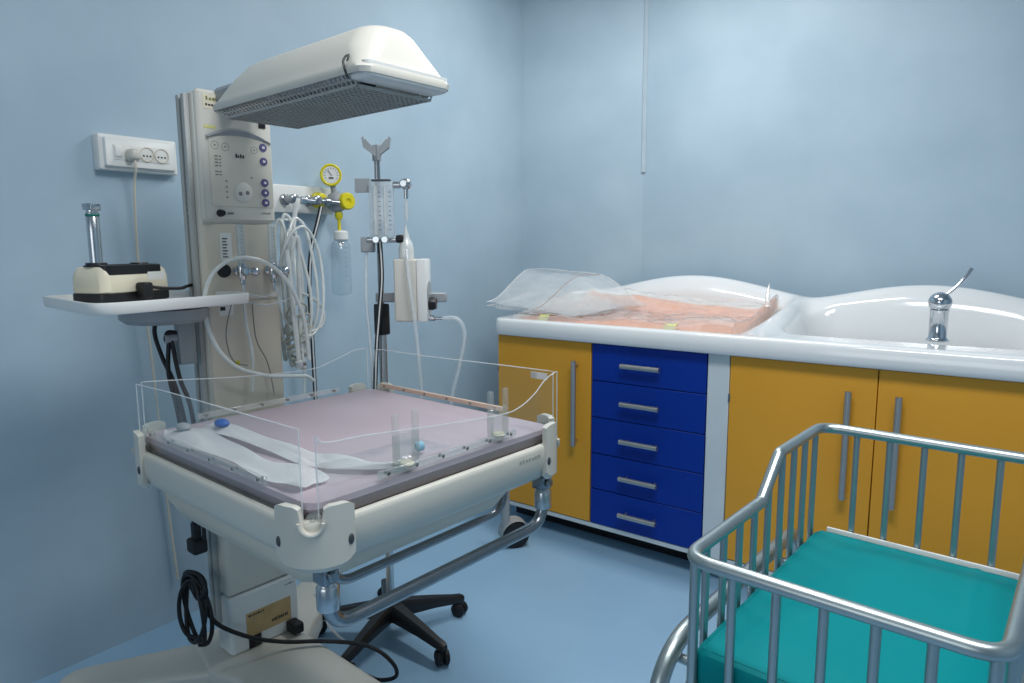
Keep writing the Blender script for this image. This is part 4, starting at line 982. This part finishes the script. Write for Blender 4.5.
for i in range(nx + 1):
    x = TX0 + (TX1 - TX0) * i / nx; row = []
    yf = TY0
    if x < TX0 + rc: yf = TY0 + rc - math.sqrt(max(0, rc * rc - (TX0 + rc - x) ** 2))
    zf = topz(x, yf + 0.016) 
    # front profile: under, front face, rounded top
    profl = [(yf + 0.05, 0.870), (yf + 0.004, 0.870), (yf, 0.874), (yf - 0.003, 0.890), (yf - 0.002, 0.905), (yf + 0.002, zf - 0.012), (yf + 0.006, zf - 0.005), (yf + 0.011, zf - 0.001)]
    for (yy, zz) in profl: row.append((x, yy, zz))
    for j in range(ny + 1):
        y = yf + 0.016 + (TY1 - 0.03 - yf - 0.016) * j / ny
        row.append((x, y, topz(x, y)))
    bz = topz(x, TY1 - 0.03)
    for (dy, dz) in ((0.012, -0.001), (0.022, -0.007), (0.028, -0.018), (0.030, -0.05)): row.append((x, TY1 - 0.03 + dy, bz + dz))
    row.append((x, TY1, 0.870)); row.append((x, TY1 - 0.1, 0.870))
    V.append([bm.verts.new(p) for p in row])
for i in range(nx):
    for j in range(len(V[0]) - 1): bm.faces.new((V[i][j], V[i + 1][j], V[i + 1][j + 1], V[i][j + 1]))
for i in (0, nx): bm.faces.new(V[i])
counter = tag(obj('moulded_counter', bm, M_top, ang=60), 'glossy white wavy backed counter with changing well and basin over the cabinets', 'counter')
obj('drain', lt([(0, 0), (0.03, 0), (0.032, 0.003), (0, 0.003)], 20, (-0.31, 2.8, 0.787)), M_chrome, counter)

# tap
tp = thing('mixer_tap', 'chrome single lever mixer tap with ball top on the counter', 'tap', (-0.219, 2.640, 0.9325))
obj('body', lt([(0, 0), (0.034, 0), (0.035, 0.004), (0.030, 0.008), (0.027, 0.012), (0.027, 0.098), (0.0285, 0.100), (0.0285, 0.104), (0, 0.105)], 32), M_chrome, tp)
b = newbm(); ball_shape(b, (0, 0, 0.128), 0.0345, 1, 1, 0.98, 28); obj('ball_head', b, M_chrome, tp)
ld = Vector((0.75, 0.35, 0)).normalized()
obj('lever', tb(smooth_path([Vector((0, 0, 0.145)), ld * 0.03 + Vector((0, 0, 0.165)), ld * 0.065 + Vector((0, 0, 0.205)), ld * 0.085 + Vector((0, 0, 0.240))], 6), lambda t: 0.0045 + 0.002 * t, 12), M_chrome, tp)
obj('spout', tb(smooth_path([Vector((0.0, 0.02, 0.075)), Vector((0.0, 0.09, 0.085)), Vector((0.0, 0.13, 0.07))], 6), 0.013, 14), M_chrome, tp)

# changing pad in its plastic wrap
def padz(u_, v_):   # u along x, v along y
    z = 0.028
    z += 0.085 * sstep(0.72, 1.0, v_) * (0.75 + 0.25 * math.sin(4 * u_ + 1)) * sstep(0.0, 0.08, u_)
    z += 0.060 * sstep(0.92, 1.0, u_) * sstep(0.2, 0.8, v_)
    z += 0.045 * sstep(0.14, 0.0, u_) * sstep(0.1, 0.5, v_)
    z += 0.003 * math.sin(14 * u_ + 3 * v_) + 0.002 * math.sin(31 * u_ - 9 * v_)
    return z
PX0, PX1, PY0, PY1 = -1.79, -0.835, 2.395, 2.99
bm = newbm(); nxp, nyp = 60, 30; Vt = []; Vb = []
for i in range(nxp + 1):
    a, b = [], []
    for j in range(nyp + 1):
        u_, v_ = i / nxp, j / nyp
        e = min(sstep(0, 0.03, u_), sstep(0, 0.03, 1 - u_), sstep(0, 0.05, v_), sstep(0, 0.05, 1 - v_))
        zt = padz(u_, v_); x = PX0 + (PX1 - PX0) * u_; y = PY0 + (PY1 - PY0) * v_
        a.append(bm.verts.new((x, y, 0.911 + zt - 0.012 * (1 - e)))); b.append(bm.verts.new((x, y, 0.908 + max(0, zt - 0.045) * 0.9)))
    Vt.append(a); Vb.append(b)
for i in range(nxp):
    for j in range(nyp):
        bm.faces.new((Vt[i][j], Vt[i + 1][j], Vt[i + 1][j + 1], Vt[i][j + 1])); bm.faces.new((Vb[i][j + 1], Vb[i + 1][j + 1], Vb[i + 1][j], Vb[i][j]))
for i in range(nxp):
    for j in (0, nyp): bm.faces.new((Vt[i][j], Vb[i][j], Vb[i + 1][j], Vt[i + 1][j]))
for j in range(nyp):
    for i in (0, nxp): bm.faces.new((Vt[i][j + 1], Vb[i][j + 1], Vb[i][j], Vt[i][j]))
pad = tag(obj('changing_pad', bm, M_salmon), 'salmon orange padded changing mat lying in the counter well', 'changing mat')
fw = thing('plastic_wrap', 'crinkled clear plastic bag around the orange changing mat, open flap at left', 'plastic bag', (PX0, PY0, 0.911))
rw = random.Random(11)
ph = [rw.uniform(0, 6.28) for _ in range(10)]
def crk(u_, v_, a=1.0):
    return a * (0.006 * math.sin(19 * u_ + 7 * v_ + ph[0]) + 0.005 * abs(math.sin(27 * v_ - 12 * u_ + ph[1])) + 0.004 * abs(math.sin(41 * u_ + 23 * v_ + ph[2])) + 0.003 * math.sin(67 * v_ + 31 * u_ + ph[3]))
def wrapf(u_, v_):
    x = (PX1 - PX0 + 0.03) * u_; y = -0.012 + (PY1 - PY0 - 0.0) * v_
    z = padz(u_, v_) + 0.010 + abs(crk(u_, v_)) + 0.020 * math.exp(-((v_ - 0.18) / 0.12) ** 2) * sstep(0.55, 0.8, u_)
    if v_ < 0.02: z = 0.004
    if u_ > 0.985: z = 0.012
    return Vector((x, y, z))
obj('film_over_mat', grid(newbm(), 90, 50, wrapf), M_film, fw)
# open flap: a bag mouth sticking up and out to the left
def flapf(side):
    def fn(u_, v_):
        # u from the mat (0) to the free end (1), v from the front to the rear edge
        x = 0.30 - 0.45 * u_
        xr = 0.34 - 0.52 * u_ + 0.06 * v_ * (1 - u_)
        x = x * (1 - v_) + xr * v_
        y = 0.02 + 0.50 * v_ - 0.02 * u_
        if side: z = 0.050 + 0.04 * u_ + (0.120 * sstep(0.0, 0.45, u_) + 0.015) * sstep(0.0, 0.75, v_) * 1.0 + 0.25 * crk(u_, v_)
        else: z = 0.045 + 0.025 * u_ ** 2 + 0.05 * v_ * sstep(0.1, .6, u_) + 0.4 * crk(u_, v_)
        return Vector((x, y, z))
    return fn
fl = obj('upper_flap', grid(newbm(), 40, 24, flapf(1)), M_film, fw)
obj('lower_flap', grid(newbm(), 40, 24, flapf(0)), M_film, fw)
mouth = clear('bag_edge', body=0.7, body_rgb=(240, 240, 240))
obj('bag_mouth', tb([flapf(1)(1.0, k / 14) for k in range(15)] + [flapf(0)(1.0, 1 - k / 14) for k in range(15)], 0.0022, 6), mouth, fl)
obj('bag_edge', tb([flapf(1)(k / 14, 1.0) for k in range(15)], 0.0018, 5), mouth, fl)
obj('flap_seam', tb([flapf(1)(0.45, k / 12) + Vector((0, 0, 0.001)) for k in range(13)], 0.0025, 5), clear('welded_seam', body=0.5, body_rgb=(190, 170, 160)), fl)
for u_ in (0.14, 0.74):
    b = newbm(); grid(b, 3, 10, lambda a, c_: Vector(((PX1 - PX0) * (u_ + 0.05 * a), -0.014 + 0.075 * c_ , max(0.0, padz(u_, 0.12 * c_) + 0.030 * sstep(0, 0.4, c_) - 0.022) + 0.012)))
    obj('yellow_tape', b, M_yellowtape, fw)
obj('bag_corner', tb([(0.965, 0.42, 0.09), (0.958, 0.44, 0.14), (0.960, 0.45, 0.185)], lambda t: 0.012 * (1 - t) + 0.002, 7), M_film, fw)

# ------------------------------------------------------------------ baby cot
CT = Vector((-0.412, 1.024, 0)); CR = -0.07
cot = thing('baby_cot', 'chrome barred baby cot with teal mattress in the right foreground', 'cot', CT, CR)
Wc, Lc = 0.434, 0.692
ZL, ZH, ZBt = 0.740, 0.820, 0.500
ys, ye = 0.325, 0.415
rail = [(0, 0, ZL), (0, ys, ZL), (0, ye, ZH), (0, Lc, ZH), (Wc, Lc, ZH), (Wc, ye, ZH), (Wc, ys, ZL), (Wc, 0, ZL)]
obj('top_rail', tb(fillet_path(rail, [0.045, 0.02, 0.02, 0.045, 0.045, 0.02, 0.02, 0.045], 8, True), 0.0118, 16, True), M_cot, cot)
obj('bottom_rail', tb(fillet_path([(0, 0, ZBt), (0, Lc, ZBt), (Wc, Lc, ZBt), (Wc, 0, ZBt)], 0.045, 8, True), 0.009, 12, True), M_cot, cot)
def railz(y):
    return ZL if y < ys else ZH if y > ye else ZL + (ZH - ZL) * (y - ys) / (ye - ys)
def cbar(x, y, r=0.0068):
    obj('bar', tb([(x, y, ZBt), (x, y, railz(y) - 0.006)], r, 12), M_cot, cot)
for k in range(1, 6):
    x = 0.012 + (Wc - 0.024) * k / 6
    cbar(x, 0, 0.0075); cbar(x, Lc)
for k in range(9):
    y = 0.078 + (Lc - 0.116) * k / 8
    cbar(0, y); cbar(Wc, y)
cbar(0.012, 0.010, 0.0085); cbar(Wc - 0.012, 0.010, 0.0085)
obj('base_tray', bx(0.010, Wc - 0.010, 0.010, Lc - 0.004, ZBt - 0.02, ZBt + 0.004, 0.004), M_cream, cot)
tl = obj('tray_lip', bx(0.03, Wc - 0.03, Lc - 0.016, Lc - 0.009, ZBt + 0.02, ZBt + 0.081, 0.002), M_white, cot)
def mloop(z, i, r): return [(x, y, z) for x, y in rrect(0.009 + i, Wc - 0.009 - i, 0.010 + i, Lc - 0.020 - i, r, 6)]
bm = newbm()
loft(bm, [mloop(ZBt + 0.005, 0.006, 0.02), mloop(ZBt + 0.010, 0.001, 0.025), mloop(ZBt + 0.064, 0.0, 0.025), mloop(ZBt + 0.073, 0.004, 0.025), mloop(ZBt + 0.077, 0.013, 0.022)], cap1=False)
# top surface with a few soft folds
last = [v for v in bm.verts][-28:]
bmf = newbm()
def mtop(u_, v_):
    x = 0.022 + (Wc - 0.044) * u_; y = 0.025 + (Lc - 0.058) * v_
    e = min(u_, 1 - u_, v_, 1 - v_)
    z = ZBt + 0.0765 + 0.006 * sstep(0, 0.15, e) + 0.0035 * math.exp(-((u_ - 0.12 - 0.1 * v_) / 0.025) ** 2) * sstep(0.0, 0.25, v_) * sstep(0.7, 0.5, v_) + 0.003 * math.exp(-((v_ - 0.25 - 0.35 * u_) / 0.03) ** 2) * sstep(0.9, 0.6, u_) + 0.003 * math.exp(-((u_ - 0.9 + 0.1 * v_) / 0.02) ** 2) * sstep(0.3, 0.7, v_)
    return Vector((x, y, z))
grid(bm, 50, 70, mtop)
obj('teal_mattress', bm, M_teal, cot)
# tubular trolley: hoop on each long side with casters
for x in (-0.064, Wc + 0.064):
    st = obj('trolley_hoop', tb(fillet_path([(x, 0.02, 0.07), (x, 0.02, 0.525), (x, 0.78, 0.525), (x, 0.78, 0.07)], [0, 0.15, 0.10, 0], 14), 0.0165, 18), M_cot, cot)
    for y in (0.02, 0.78):
        s = -1 if x < 0 else 1
        cb = newbm(); cyl(cb, (x, y, 0.055), (0, 0, 1), 0.012, 0.02, 12)
        for q in (-1, 1): lathe(cb, [(0, 0), (0.026, 0), (0.032, 0.004), (0.032, 0.016), (0.024, 0.02), (0, 0.02)], 20, (x, y - 0.015, 0.032), (q, 0, 0))
        obj('trolley_caster', cb, M_rubber, st)
for y in (0.10, 0.62):
    xb = newbm(); tube(xb, [(-0.06, y, 0.49), (Wc + 0.06, y, 0.49)], 0.009, 12)
    for x in (-0.06, Wc + 0.06): tube(xb, [(x, y, 0.49), (x, y, 0.525)], 0.009, 10)
    obj('cross_bar', xb, M_cot, cot)
obj('cross_brace', tb([(-0.06, 0.78, 0.20), (Wc + 0.06, 0.78, 0.20)], 0.010, 12), M_cot, cot)
obj('cross_brace', tb([(-0.06, 0.02, 0.20), (Wc + 0.06, 0.02, 0.20)], 0.010, 12), M_cot, cot)
